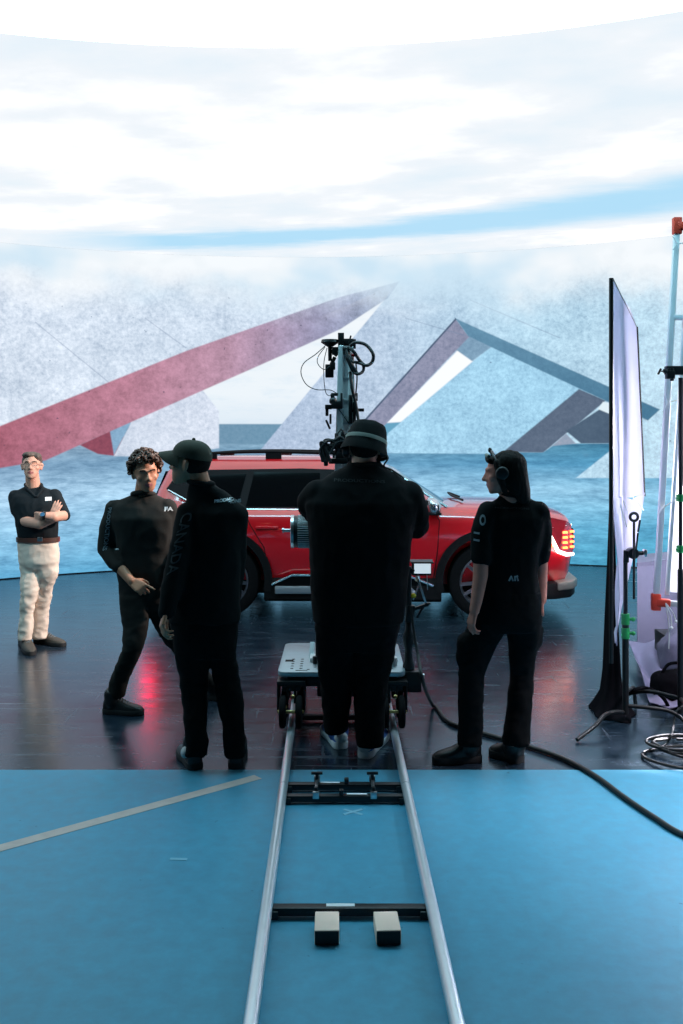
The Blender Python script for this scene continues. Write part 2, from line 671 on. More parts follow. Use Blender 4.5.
    red = nb.mix(1.0, red, nb.comb(t2, t2, t2), 'MULTIPLY')
    red = nb.mix(nb.m('MULTIPLY', nb.ramp(n_spec, 0.70, 0.75), 0.6), red, srgb(70, 72, 96))
    beam_mask = nb.m('MULTIPLY', nb.m('SUBTRACT', 1.0, nb.m('MULTIPLY', fog, 0.75)), poly([(-300, 547), (0, 426), (187, 350.6), (340, 297), (399.5, 281.5), (388, 298), (340, 329.5), (45, 460.5), (0, 468), (-300, 475)]))
    col = nb.mix(beam_mask, col, red)
    em = nt.nodes.new('ShaderNodeEmission')
    nt.links.new(col, em.inputs[0])
    sc_ = nt.nodes.new('ShaderNodeSeparateColor')
    nt.links.new(col, sc_.inputs[0])
    nt.links.new(nb.m('ADD', 1.0, nb.m('MULTIPLY', nb.ramp(sc_.outputs[0], 0.88, 1.0), SKY_HDR)), em.inputs[1])   # the whitest LEDs burn out
    out = nt.nodes.new('ShaderNodeOutputMaterial')
    nt.links.new(em.outputs[0], out.inputs[0])
    return m


def led_sky_material():
    m = bpy.data.materials.new('led_sky')
    m.use_nodes = True
    nt = m.node_tree
    nt.nodes.clear()
    nb = NB(nt)
    uv = nt.nodes.new('ShaderNodeUVMap')
    uv.uv_map = 'metres'
    UV = uv.outputs[0]
    sep = nt.nodes.new('ShaderNodeSeparateXYZ')
    nt.links.new(UV, sep.inputs[0])
    x, y = sep.outputs[0], sep.outputs[1]
    n1 = nb.noise(UV, 0.6, 6, 0.55, stretch=(0.8, 1.0, 1), rot=(0, 0, 0.3))
    n2 = nb.noise(UV, 0.3, 4, 0.5, stretch=(0.7, 1.2, 1), off=(3, 2, 0))
    n3 = nb.noise(UV, 1.6, 6, 0.65, stretch=(0.35, 1.0, 1), off=(1, 6, 0))
    f = nb.m('ADD', nb.m('MULTIPLY', n1, 0.6), nb.m('MULTIPLY', n2, 0.4))
    col = nb.mix(nb.ramp(f, 0.42, 0.66), srgb(250, 251, 254), srgb(227, 241, 251))
    # blue gap in the clouds, a band across the ceiling
    pts = [(70, 243), (150, 241), (250, 239), (340, 235), (420, 230), (520, 215), (600, 205), (683, 196)]
    xs, ys = [], []
    for px, py in pts:
        Y = 2.63 * F / (HZ - py)
        X = (px - CX) / F * Y
        Y = (ceil_z(X) - H) * F / (HZ - py)
        xs.append((px - CX) / F * Y)
        ys.append(Y)
    a, b, c = polyfit(xs, ys, 2)
    yc = nb.m('ADD', nb.m('ADD', nb.m('MULTIPLY', x, b), a), nb.m('MULTIPLY', nb.m('MULTIPLY', x, x), c))
    d = nb.m('ABSOLUTE', nb.m('SUBTRACT', nb.m('SUBTRACT', y, yc), nb.m('MULTIPLY', nb.m('SUBTRACT', n3, 0.5), 1.2)))
    wdt = nb.m('ADD', nb.lin(x, 0.5, 4.0, 0.80, 1.7), 0.05)
    band = nb.m('SUBTRACT', 1.0, nb.m('DIVIDE', d, wdt), clamp=True)
    band = nb.m('MULTIPLY', nb.ramp(band, 0.0, 0.8), nb.lin(x, -3.9, -2.3))
    col = nb.mix(nb.m('MULTIPLY', band, 0.9), col, srgb(172, 222, 250))
    em = nt.nodes.new('ShaderNodeEmission')
    nt.links.new(col, em.inputs[0])
    sc_ = nt.nodes.new('ShaderNodeSeparateColor')
    nt.links.new(col, sc_.inputs[0])
    nt.links.new(nb.m('ADD', 1.0, nb.m('MULTIPLY', nb.ramp(sc_.outputs[0], 0.88, 1.0), SKY_HDR)), em.inputs[1])   # the whitest LEDs burn out
    out = nt.nodes.new('ShaderNodeOutputMaterial')
    nt.links.new(em.outputs[0], out.inputs[0])
    return m


def panel_material(col, strength):
    m = bpy.data.materials.new('overhead_panel_light')
    m.use_nodes = True
    nt = m.node_tree
    nt.nodes.clear()
    em = nt.nodes.new('ShaderNodeEmission')
    em.inputs[0].default_value = col
    em.inputs[1].default_value = strength
    out = nt.nodes.new('ShaderNodeOutputMaterial')
    nt.links.new(em.outputs[0], out.inputs[0])
    return m


M_casing = mat('led_casing', (0.012, 0.012, 0.014, 1), 0.7)


def add_uv(me, fn):
    l = me.uv_layers.new(name='metres')
    for p in me.polygons:
        for li in p.loop_indices:
            co = me.vertices[me.loops[li].vertex_index].co
            l.data[li].uv = fn(co)


# wall: picture side towards the stage, dark casing behind
led_root = thing('led_wall', (WC.x, WC.y + WR, 0), 'huge curved LED video wall showing tilted concrete slabs and a red beam on icy ground', 'video wall')
mb = MB()
T0, T1, NT = R(-62), R(58), 160
front = [[Vector((WC.x + WR * math.sin(T0 + (T1 - T0) * i / NT), WC.y + WR * math.cos(T0 + (T1 - T0) * i / NT), 0)) for i in range(NT + 1)] for _ in (0, 1)]
rows = 12
grid = []
for j in range(rows + 1):
    grid.append([Vector((p.x, p.y, 0.012 + (ceil_z(p.x) - 0.012) * j / rows)) for p in front[0]])
mb.rings(grid, closed=False, cap=False)
o = mb.build('screen', led_material(), led_root, smooth=False)
add_uv(o.data, lambda c: (WR * math.atan2(c.x - WC.x, c.y - WC.y), c.z))
mb = MB()
ring = []
for i in range(NT + 1):
    t = T0 + (T1 - T0) * i / NT
    s_, c_ = math.sin(t), math.cos(t)
    zt = ceil_z(WC.x + WR * s_) + 0.05
    ring.append([Vector((WC.x + r * s_, WC.y + r * c_, z)) for r, z in ((WR + 0.01, 0.0), (WR + 0.16, 0.0), (WR + 0.16, zt), (WR + 0.01, zt))])
mb.rings(ring)
mb.build('casing', M_casing, led_root, smooth=False)

# LED ceiling
ceil_root = thing('led_ceiling', (0, 9, 4.4), 'LED ceiling of pale clouds with a blue gap, over the stage', 'video ceiling')
R1 = 6.28


def ceil_grid(r_in, r_out_fn, dz, n=90, m=14, a0=-64, a1=64):
    g = []
    for j in range(m + 1):
        row = []
        for i in range(n + 1):
            t = R(a0 + (a1 - a0) * i / n)
            s_, c_ = math.sin(t), math.cos(t)
            ri, ro = r_in(t), r_out_fn(t)
            r = ri + (ro - ri) * j / m
            row.append(Vector((r * s_, r * c_, ceil_z(r * s_) + dz)))
        g.append(row)
    return g


def wall_r(t):
    s_, c_ = math.sin(t), math.cos(t)
    b = -(s_ * WC.x + c_ * WC.y)
    c = WC.x ** 2 + WC.y ** 2 - WR ** 2
    return -b + math.sqrt(b * b - c) - 0.002


mb = MB()
mb.rings(ceil_grid(lambda t: R1, wall_r, 0.0), closed=False, cap=False)
o = mb.build('screen', led_sky_material(), ceil_root, smooth=False)
add_uv(o.data, lambda c: (c.x, c.y))
mb = MB()
up_ = ceil_grid(lambda t: R1 + 0.03, wall_r, 0.02)
lo_ = ceil_grid(lambda t: R1 + 0.03, wall_r, 0.14)
mb.rings(up_, closed=False, cap=False)
mb.rings(lo_, closed=False, cap=False)
mb.build('casing', M_casing, ceil_root, smooth=False)

# bright light panel hanging over the front of the stage
pan_root = thing('overhead_light_panel', (0, 4.5, 4.45), 'blank white light panel overhead, in front of the cloudy LED ceiling', 'light panel')
mb = MB()
mb.rings(ceil_grid(lambda t: PANEL_IN / max(0.35, math.cos(t)), lambda t: R1 + 0.04, -0.012, a0=-52, a1=52), closed=False, cap=False)
mb.build('diffuser', panel_material(PANEL_COL, PANEL_STR), pan_root, smooth=False)
mb = MB()
mb.rings(ceil_grid(lambda t: PANEL_IN / max(0.35, math.cos(t)), lambda t: R1 - 0.02, 0.05, a0=-52, a1=52), closed=False, cap=False)
mb.rings(ceil_grid(lambda t: PANEL_IN / max(0.35, math.cos(t)), lambda t: R1 - 0.02, 0.16, a0=-52, a1=52), closed=False, cap=False)
mb.build('casing', M_casing, pan_root, smooth=False)


# floors
def floor_material(near):
    m = bpy.data.materials.new('stage_paint' if near else 'stage_gloss')
    m.use_nodes = True
    nt = m.node_tree
    b = nt.nodes['Principled BSDF']
    nb = NB(nt)
    tc = nt.nodes.new('ShaderNodeTexCoord')
    P = tc.outputs['Object']
    sep = nt.nodes.new('ShaderNodeSeparateXYZ')
    nt.links.new(P, sep.inputs[0])
    n1 = nb.noise(P, 1.2, 6, 0.6)
    n2 = nb.noise(P, 14, 5, 0.65)
    n3 = nb.noise(P, 5.0, 6, 0.7, stretch=(0.5, 1.6, 1))
    if near:
        col = nb.mix(n1, NEAR_A, NEAR_B)
        t = nb.lin(n2, 0.3, 0.7, 0.86, 1.12)
        col = nb.mix(1.0, col, nb.comb(t, t, t), 'MULTIPLY')
        # scuffs and small nicks
        sc = nb.ramp(nb.noise(P, 22, 3, 0.5, off=(4, 2, 0)), 0.735, 0.76)
        col = nb.mix(nb.m('MULTIPLY', sc, 0.5), col, (0.01, 0.03, 0.05, 1))
        nt.links.new(col, b.inputs['Base Color'])
        nt.links.new(nb.lin(n2, 0.3, 0.7, 0.42, 0.55), b.inputs['Roughness'])
        b.inputs['Specular IOR Level'].default_value = NEAR_SPEC
        b.inputs['Specular Tint'].default_value = NEAR_TINT
        h = n2
        bs = 0.02
    else:
        col = nb.mix(nb.ramp(n3, 0.35, 0.75), FAR_A, FAR_B)
        # scratches: thin worn lines
        s1 = nb.noise(P, 3.0, 4, 0.6, stretch=(0.35, 7, 1), rot=(0, 0, 0.25), off=(2, 0, 0))
        s2 = nb.noise(P, 3.0, 4, 0.6, stretch=(6, 0.4, 1), rot=(0, 0, -0.35), off=(0, 5, 0))
        k = nb.m('MAXIMUM', nb.ramp(s1, 0.60, 0.72), nb.ramp(s2, 0.62, 0.74))
        k = nb.m('MULTIPLY', k, nb.ramp(n1, 0.40, 0.62))
        col = nb.mix(nb.m('MULTIPLY', k, 0.6), col, (0.14, 0.16, 0.20, 1))
        nt.links.new(col, b.inputs['Base Color'])
        r = nb.m('ADD', nb.lin(n3, 0.3, 0.75, FAR_R0, FAR_R1), nb.m('MULTIPLY', k, 0.25))
        nt.links.new(r, b.inputs['Roughness'])
        b.inputs['Specular IOR Level'].default_value = FAR_SPEC
        b.inputs['Specular Tint'].default_value = FAR_TINT
        h = n3
        bs = 0.010
    bp = nt.nodes.new('ShaderNodeBump')
    bp.inputs['Strength'].default_value = bs
    bp.inputs['Distance'].default_value = 0.01
    nt.links.new(h, bp.inputs['Height'])
    nt.links.new(bp.outputs['Normal'], b.inputs['Normal'])
    return m


SEAM = 5.07
mb = MB()
mb.box((0, (SEAM - 4) / 2, -0.05), (22, SEAM + 4, 0.1))
o = mb.build('floor', floor_material(True), smooth=False)
tag(o, 'near floor, matte teal paint', None, None, 'structure')
mb = MB()
mb.box((0, (SEAM + 15) / 2, -0.052), (22, 15 - SEAM, 0.1))
o = mb.build('floor_stage', floor_material(False), smooth=False)
tag(o, 'dark glossy stage floor', None, None, 'structure')
# tape on the near floor
M_tape = mat('pale_tape', srgb(190, 172, 165), 0.8, vary=0.2)
M_chalk = mat('chalk', srgb(120, 170, 190), 0.9)


def tape(name, a, b, w, m, label):
    a, b = on_floor(*a), on_floor(*b)
    d = (b - a).normalized()
    n = Vector((-d.y, d.x, 0))
    mb = MB()
    mb.prism([a + n * w / 2, a - n * w / 2, b - n * w / 2, b + n * w / 2], (0, 0, 0.0015))
    o = mb.build(name, m, smooth=False)
    tag(o, label, 'tape')
    return o


tape('floor_tape', (-10, 851), (258, 777), 0.07, M_tape, 'long strip of pale tape slanting across the near teal floor')
x0 = on_floor(353, 812)
xr = thing('chalk_mark', x0, 'small faint X marked on the floor between the rails', 'floor mark')
for sx in (1, -1):
    mb = MB()
    d = Vector((0.8 * sx, 0.6, 0)) * 0.055
    n = Vector((-d.y, d.x, 0)).normalized() * 0.009
    mb.prism([x0 - d + n, x0 - d - n, x0 + d - n, x0 + d + n], (0, 0, 0.001 + 0.0004 * (sx + 1)))
    mb.build('stroke', M_chalk, xr, smooth=False)
tape('floor_tape', (170, 859), (187, 859.5), 0.02, M_chalk, 'short scrap of tape on the teal floor left of the left rail')
# ------------------------------------------------------------------ the red car (built along its own x axis, nose at +x)
M_red = mat('car_paint_red', (0.74, 0.004, 0.012, 1), 0.3, spec=0.5, vary=0.03, coat=1.0)
M_red.node_tree.nodes['Principled BSDF'].inputs['Coat IOR'].default_value = 2.1
M_blackp = mat('black_plastic', (0.007, 0.007, 0.008, 1), 0.55, spec=0.15, vary=0.2)
M_glass = mat('dark_glass', (0.004, 0.005, 0.006, 1), 0.05, spec=0.06, vary=0.05)
M_pillar = mat('pillar_black', (0.016, 0.017, 0.019, 1), 0.45, spec=0.08, vary=0.1)
M_wind = mat('windscreen_glass', (0.02, 0.05, 0.07, 1), 0.06, spec=0.7, vary=0.05)
M_chrome = mat('satin_chrome', (0.62, 0.64, 0.66, 1), 0.22, metal=1.0, vary=0.05)
M_silver = mat('silver_trim', (0.52, 0.55, 0.60, 1), 0.35, metal=0.7, vary=0.06)
M_tyre = mat('tyre_rubber', (0.006, 0.006, 0.007, 1), 0.85, spec=0.1, bump=0.2, bscale=90)
M_rim = mat('alloy_rim', (0.22, 0.22, 0.26, 1), 0.3, metal=0.8, vary=0.05)
M_lampw = mat('lamp_white', (0.8, 0.85, 0.9, 1), 0.2, emit=(1.0, 0.93, 0.86, 1), estr=4.0)
M_lampa = mat('lamp_amber', (0.8, 0.2, 0.05, 1), 0.2, emit=(1.0, 0.13, 0.03, 1), estr=7.0)
M_lampr = mat('lamp_red', (0.6, 0.0, 0.05, 1), 0.2, emit=(1.0, 0.025, 0.10, 1), estr=8.0)
M_skid = mat('skid_plate', (0.42, 0.34, 0.29, 1), 0.4, metal=0.5)

CAR = Vector((0.13, 10.24, 0))
CARM = Matrix.Translation(CAR) @ Matrix.Rotation(R(-2.0), 4, 'Z')
car = thing('car', CAR, 'red five-door SUV parked side-on behind the film crew, lights on', 'car')


def C(x, y, z):
    return CARM @ Vector((x, y, z))


def lerp(a, b, t):
    return a + (b - a) * t


# body shell stations: x, bottom, half width bottom, mid width, shoulder z, shoulder width, edge z, edge width, centre z
ST = [
    (-2.1, 0.5, 0.62, 0.66, 0.91, 0.64, 0.99, 0.58, 1.0),
    (-2.04, 0.42, 0.76, 0.8, 0.95, 0.78, 1.04, 0.7, 1.05),
    (-1.92, 0.36, 0.85, 0.89, 0.99, 0.87, 1.08, 0.79, 1.08),
    (-1.6, 0.31, 0.88, 0.93, 1.005, 0.915, 1.09, 0.83, 1.09),
    (-1.0, 0.3, 0.88, 0.935, 1.0, 0.92, 1.085, 0.85, 1.09),
    (0.0, 0.3, 0.88, 0.935, 0.995, 0.92, 1.08, 0.855, 1.1),
    (0.9, 0.3, 0.88, 0.935, 1.0, 0.92, 1.095, 0.84, 1.13),
    (1.15, 0.3, 0.88, 0.94, 1.005, 0.92, 1.1, 0.82, 1.14),
    (1.6, 0.31, 0.88, 0.94, 1.01, 0.915, 1.095, 0.8, 1.135),
    (1.9, 0.33, 0.85, 0.91, 0.99, 0.89, 1.06, 0.77, 1.095),
    (2.02, 0.34, 0.78, 0.85, 0.98, 0.82, 1.035, 0.7, 1.07),
    (2.14, 0.36, 0.68, 0.76, 0.94, 0.73, 1.0, 0.62, 1.03),
    (2.2, 0.42, 0.56, 0.64, 0.88, 0.61, 0.95, 0.52, 0.98),
]


def station_ring(s):
    x, zb, wb, wm, zs, ws, ze, we, zc = s
    zm = zb + (zs - zb) * 0.74
    wb = wb * 0.955
    half = [(wb * 0.55, zb), (wb * 0.93, zb + 0.005), (wb, zb + 0.05), (lerp(wb, wm, 0.7), zb + (zm - zb) * 0.5), (wm, zm), (lerp(wm, ws, 0.35), lerp(zm, zs, 0.6)), (ws, zs),
            (lerp(ws, we, 0.45), lerp(zs, ze, 0.62)), (we, ze), (we * 0.55, lerp(ze, zc, 0.75))]
    return [(x, -y, z) for y, z in half] + [(x, 0, zc)] + [(x, y, z) for y, z in reversed(half)] + [(x, 0, zb)]



def body_w(x, z):
    """half width of the shell at (x, z)"""
    for a, b in zip(ST, ST[1:]):
        if a[0] <= x <= b[0]:
            r = station_ring([lerp(p, q, (x - a[0]) / (b[0] - a[0])) for p, q in zip(a, b)])
            pts = r[2:9]
            for (x0, y0, z0), (x1, y1, z1) in zip(pts, pts[1:]):
                if z0 <= z <= z1:
                    return -lerp(y0, y1, (z - z0) / max(1e-6, z1 - z0))
            return -pts[0][1] if z < pts[0][2] else -pts[-1][1]
    return 0.9


rings = []
for a, b in zip(ST, ST[1:]):
    k = 3 if b[0] - a[0] > 0.2 else 2
    for i in range(k):
        rings.append(station_ring([lerp(p, q, i / k) for p, q in zip(a, b)]))
rings.append(station_ring(ST[-1]))
mb = MB()
mb.rings([[C(*p) for p in r] for r in rings])
body = mb.build('body', M_red, car, angle=30)
WX, WRAD = (-1.28, 1.32), 0.37
for wx in WX:
    for sy in (-1, 1):
        cb = MB()
        cb.cyl(C(wx, sy * 0.60, 0.385), C(wx, sy * 1.2, 0.385), 0.435, n=48)
        cut = cb.build('cut', M_blackp, None, smooth=False)
        bo = body.modifiers.new('b', 'BOOLEAN')
        bo.operation = 'DIFFERENCE'
        bo.solver = 'EXACT'
        bo.object = cut
        finish_mods(body)
        bpy.data.objects.remove(cut)
shade(body, 32)

# greenhouse: rings of a rounded rectangle, x front, x rear, half width
GH = [(1.04, 1.10, -2.02, 0.865), (1.10, 1.00, -2.01, 0.838), (1.25, 0.76, -1.97, 0.785), (1.45, 0.45, -1.88, 0.72), (1.52, 0.30, -1.82, 0.685), (1.565, 0.12, -1.72, 0.62), (1.59, -0.10, -1.55, 0.48), (1.60, -0.35, -1.25, 0.25)]


def gh_at(z):
    for a, b in zip(GH, GH[1:]):
        if z <= b[0]:
            t = max(0, (z - a[0]) / (b[0] - a[0]))
            return [lerp(p, q, t) for p, q in zip(a, b)]
    return list(GH[-1])


def gh_ring(z, off=0.0, n=8):
    z, xf, xr, w = gh_at(z)
    xf, xr, w = xf + off, xr - off, w + off
    rc = min(0.16, w * 0.5)
    bow = 0.14 * w / 0.8
    pts = []
    for k in range(n + 1):                       # front edge, right to left
        y = -(w - rc) + 2 * (w - rc) * k / n
        pts.append((xf - bow * (y / w) ** 2, y))
    fr = xf - bow * ((w - rc) / w) ** 2
    for k in range(1, 5):
        t = PI / 2 * k / 5
        pts.append((fr - rc * (1 - math.cos(t)), w - rc + rc * math.sin(t)))
    pts.append((fr - rc, w))
    for k in range(1, 10):
        pts.append((lerp(fr - rc, xr + rc, k / 10), w))
    pts.append((xr + rc, w))
    for k in range(1, 5):
        t = PI / 2 * k / 5
        pts.append((xr + rc - rc * math.sin(t), w - rc + rc * math.cos(t)))
    rear = [(xr, w - rc), (xr - 0.03, 0), (xr, -(w - rc))]
    pts += rear
    left = [(x, -y) for x, y in reversed(pts[n + 1:-3])]
    pts += left
    return [(x, y, z) for x, y in pts]


mb = MB()
mb.rings([[C(*p) for p in gh_ring(z)] for z in (1.04, 1.10, 1.16, 1.25, 1.35, 1.45, 1.52, 1.565, 1.59, 1.60)])
mb.build('cabin', M_red, car, angle=35)


def side_patch(poly, off, th, sy=-1):
    """outline in (x, z) laid on the side of the cabin"""
    out = []
    n = len(poly)
    for i in range(n):
        (xa, za), (xb, zb) = poly[i], poly[(i + 1) % n]
        for k in range(6):
            x, z = lerp(xa, xb, k / 6), lerp(za, zb, k / 6)
            out.append((x, z))
    r0, r1 = [], []
    for x, z in out:
        g = gh_at(z)
        r0.append(C(x, sy * (g[3] + off - th), z))
        r1.append(C(x, sy * (g[3] + off), z))
    return r0, r1


for sy in (-1, 1):
    # black surround of the whole window band
    mb = MB()
    mb.rings(list(side_patch([(0.86, 1.085), (0.66, 1.21), (0.28, 1.45), (-0.5, 1.475), (-1.45, 1.46), (-1.80, 1.36), (-1.86, 1.27), (-1.50, 1.095), (-1.2, 1.08)], 0.006, 0.03, sy)))
    mb.build('window_surround', M_pillar, car, angle=40)
    for poly in ([(0.64, 1.105), (0.50, 1.22), (0.24, 1.405), (-0.22, 1.43), (-0.22, 1.10)],
                 [(-0.32, 1.10), (-0.32, 1.43), (-0.98, 1.44), (-1.05, 1.10)],
                 [(-1.13, 1.115), (-1.06, 1.42), (-1.42, 1.405), (-1.50, 1.34), (-1.44, 1.14), (-1.40, 1.115)]):
        mb = MB()
        mb.rings(list(side_patch(poly, 0.012, 0.012, sy)))
        mb.build('side_window', M_glass, car, angle=40)
    # bright trim: below the windows, kicked up to the rear, and along the windscreen pillar
    mb = MB()
    pts = [(0.84, 1.08), (0.4, 1.072), (-0.4, 1.07), (-1.2, 1.075), (-1.48, 1.09), (-1.84, 1.26)]
    mb.tube(spline([C(x, sy * (gh_at(z)[3] + 0.012), z) for x, z in pts], 5), 0.011, 8)
    mb.tube(spline([C(x, sy * (gh_at(z)[3] + 0.004), z) for x, z in [(0.94, 1.10), (0.72, 1.235), (0.42, 1.44), (0.20, 1.505)]], 5), 0.016, 8)
    mb.build('window_trim', M_chrome, car)
    # roof rail with feet
    mb = MB()
    mb.tube(spline([C(0.05, sy * 0.60, 1.585), C(-0.05, sy * 0.60, 1.618), C(-0.9, sy * 0.60, 1.64), C(-1.55, sy * 0.60, 1.615), C(-1.68, sy * 0.60, 1.56)], 6), 0.016, 8)
    for x in (-0.12, -0.8, -1.46):
        mb.box(C(x, sy * 0.60, 1.598), (0.16, 0.04, 0.06))
    mb.build('roof_rail', M_blackp, car)
    # door handles, shut lines
    for x in (-0.83, 0.06):
        mb = MB()
        mb.box(C(x, sy * (body_w(x, 0.90) + 0.004), 0.90), (0.22, 0.035, 0.028))
        mb.build('door_handle', M_red, car, bevel=0.008)
    for xs in ([(-0.27, 1.07), (-0.27, 0.95), (-0.27, 0.36)], [(0.80, 1.08), (0.86, 0.97), (0.84, 0.66), (0.80, 0.36)], [(-1.06, 1.07), (-1.0, 0.93), (-0.86, 0.70), (-0.80, 0.36)]):
        mb = MB()
        P = []
        for x, z in [(lerp(p_[0], q_[0], k / 5), lerp(p_[1], q_[1], k / 5)) for p_, q_ in zip(xs, xs[1:]) for k in range(6)]:
            w = body_w(x, z)
            P.append(C(x, sy * (w + 0.0005), z))
        mb.tube(P, 0.0045, 6)
        mb.build('shut_line', M_blackp, car)
    # sill cladding, black panel with silver edge and bar
    mb = MB()
    prof = [(0.855, 0.40), (0.90, 0.36), (0.935, 0.33), (0.93, 0.20), (0.86, 0.165)]
    mb.rings([[C(x, sy * y, z) for y, z in prof] for x in (-0.86, 0.88)])
    mb.build('sill_cladding', M_blackp, car, angle=30)
    mb = MB()
    q = [(-0.80, 0.33), (-0.58, 0.43), (0.55, 0.43), (0.80, 0.33)]
    mb.rings([[C(x, sy * 0.86, z) for x, z in q], [C(x, sy * 0.932, z) for x, z in q]])
    mb.build('sill_panel', M_glass, car, smooth=False)
    mb = MB()
    mb.tube([C(x, sy * 0.934, z) for x, z in [(-0.84, 0.315), (-0.80, 0.335), (-0.58, 0.435), (0.55, 0.435), (0.80, 0.335)]], 0.014, 8)
    mb.build('sill_trim', M_chrome, car)
    mb = MB()
    mb.box(C(0.0, sy * 0.94, 0.292), (1.50, 0.03, 0.075))
    mb.build('sill_bar', M_silver, car, bevel=0.012)
    # wheels
    for wx in WX:
        mb = MB()
        for k, (r, y) in enumerate([]):
            pass
        prof = [(0.445, 0.40), (0.445, 0.945), (0.52, 0.945), (0.52, 0.90)]
        rs = []
        for k in range(33):
            t = R(-14) + (PI + R(28)) * k / 32
            rs.append([C(wx + r * math.cos(t), sy * y, 0.385 + r * math.sin(t)) for r, y in ((0.425, 0.62), (0.425, 0.948), (0.50, 0.948), (0.50, 0.90))])
        mb.rings(rs)
        mb.build('arch_cladding', M_blackp, car, angle=40)
        wh = thing('wheel', C(wx, sy * 0.80, WRAD), None, None)
        wh.parent = car
        wh.matrix_parent_inverse = Matrix.Translation(-CAR)
        A = CARM @ Matrix.Translation((wx, sy * 0.80, WRAD)) @ Matrix.Rotation(PI / 2 * (1 if sy < 0 else -1), 4, 'X')
        mb = MB()
        mb.lathe([(0.255, -0.115), (0.33, -0.125), (0.36, -0.11), (0.37, -0.06), (0.37, 0.06), (0.36, 0.10), (0.33, 0.118), (0.265, 0.112), (0.255, 0.09)], A, 48, cap=False)
        mb.build('tyre', M_tyre, wh)
        mb = MB()
        mb.lathe([(0.262, 0.108), (0.25, 0.112), (0.24, 0.085), (0.235, -0.1)], A, 48, cap=False)
        mb.lathe([(0.0, 0.098), (0.055, 0.096), (0.07, 0.07), (0.07, 0.0), (0.0, 0.0)], A, 24, cap=False)
        for k in range(10):
            t = 2 * PI * k / 10 + (0.10 if k % 2 else -0.10)
            d = Vector((math.cos(t), math.sin(t), 0))
            mb.bar(A @ (d * 0.04 + Vector((0, 0, 0.078))), A @ (d * 0.25 + Vector((0, 0, 0.092))), 0.032, 0.025, up=(A.to_3x3() @ Vector((0, 0, 1))))
        mb.build('rim', M_rim, wh, angle=30)
    # mirror
    mr = thing('mirror', C(0.82, sy * 0.95, 1.13), None, None)
    mr.parent = car
    mr.matrix_parent_inverse = Matrix.Translation(-CAR)
    mb = MB()
    mb.loft([((0, 0, -0.07), 0.05, 0.09), ((0, 0, -0.045), 0.07, 0.115), ((-0.005, 0, 0.01), 0.075, 0.12), ((-0.015, 0, 0.055), 0.06, 0.10), ((-0.02, 0, 0.075), 0.03, 0.06)], n=20)
    for v in mb.bm.verts:
        v.co = C(0.80, sy * 1.03, 1.125) + v.co
    mb.build('mirror_cap', M_chrome, mr)
    mb = MB()
    mb.bar(C(0.80, sy * 0.84, 1.08), C(0.80, sy * 1.0, 1.07), 0.10, 0.05)
    mb.box(C(0.80, sy * 1.02, 1.05), (0.13, 0.19, 0.03))
    mb.build('mirror_arm', M_blackp, mr, bevel=0.008)
    # head lamp: bright L-shaped running light, amber blocks inside
    hl = thing('headlight', C(2.0, sy * 0.86, 0.84), None, None)
    hl.parent = car
    hl.matrix_parent_inverse = Matrix.Translation(-CAR)
    lens = [(1.83, 0.925, 0.99), (1.95, 0.875, 1.0), (2.11, 0.76, 0.96), (2.175, 0.675, 0.92), (2.19, 0.675, 0.64), (2.12, 0.76, 0.625), (2.02, 0.862, 0.68)]
    mb = MB()
    mb.rings([[C(x - 0.05, sy * (y - 0.05), z) for x, y, z in lens], [C(x + 0.012, sy * (y + 0.012), z) for x, y, z in lens]])
    mb.build('lens', mat('headlight_lens', (0.35, 0.02, 0.03, 1), 0.12, coat=1.0), hl, smooth=False)
    mb = MB()
    mb.tube([C(1.84, sy * 0.942, 0.97), C(1.93, sy * 0.915, 0.84), C(2.02, sy * 0.885, 0.67), C(2.12, sy * 0.785, 0.63), C(2.205, sy * 0.66, 0.62)], 0.019, 8)
    mb.build('running_light', M_lampw, hl)
    mb = MB()
    mb.tube([C(1.96, sy * 0.885, 0.905), C(2.11, sy * 0.775, 0.915), C(2.19, sy * 0.66, 0.915)], 0.008, 8)
    mb.build('running_light', M_lampw, hl)
    for k in range(4):
        z = 0.70 + k * 0.05
        for bx, by, bw in ((2.10, 0.80, 0.05), (2.185, 0.705, 0.04)):
            mb = MB()
            mb.box(C(bx, sy * by, z), (bw, 0.05, 0.020))
            mb.build('indicator', M_lampa, hl, smooth=False)
    mb = MB()
    mb.tube([C(1.82, sy * 0.945, 0.90), C(1.90, sy * 0.935, 0.80), C(1.96, sy * 0.915, 0.72)], 0.010, 8)
    mb.build('side_marker', M_lampa, hl)
    # tail lamp
    mb = MB()
    mb.rings([[C(x, sy * y, z) for x, y, z in ((-2.02, 0.80, 0.98), (-2.10, 0.70, 0.96), (-2.12, 0.66, 0.60), (-2.03, 0.80, 0.60))],
              [C(x, sy * y, z) for x, y, z in ((-1.98, 0.885, 0.98), (-2.10, 0.78, 0.96), (-2.14, 0.72, 0.60), (-2.00, 0.90, 0.60))]])
    mb.build('tail_light', M_lampr, car, smooth=False)

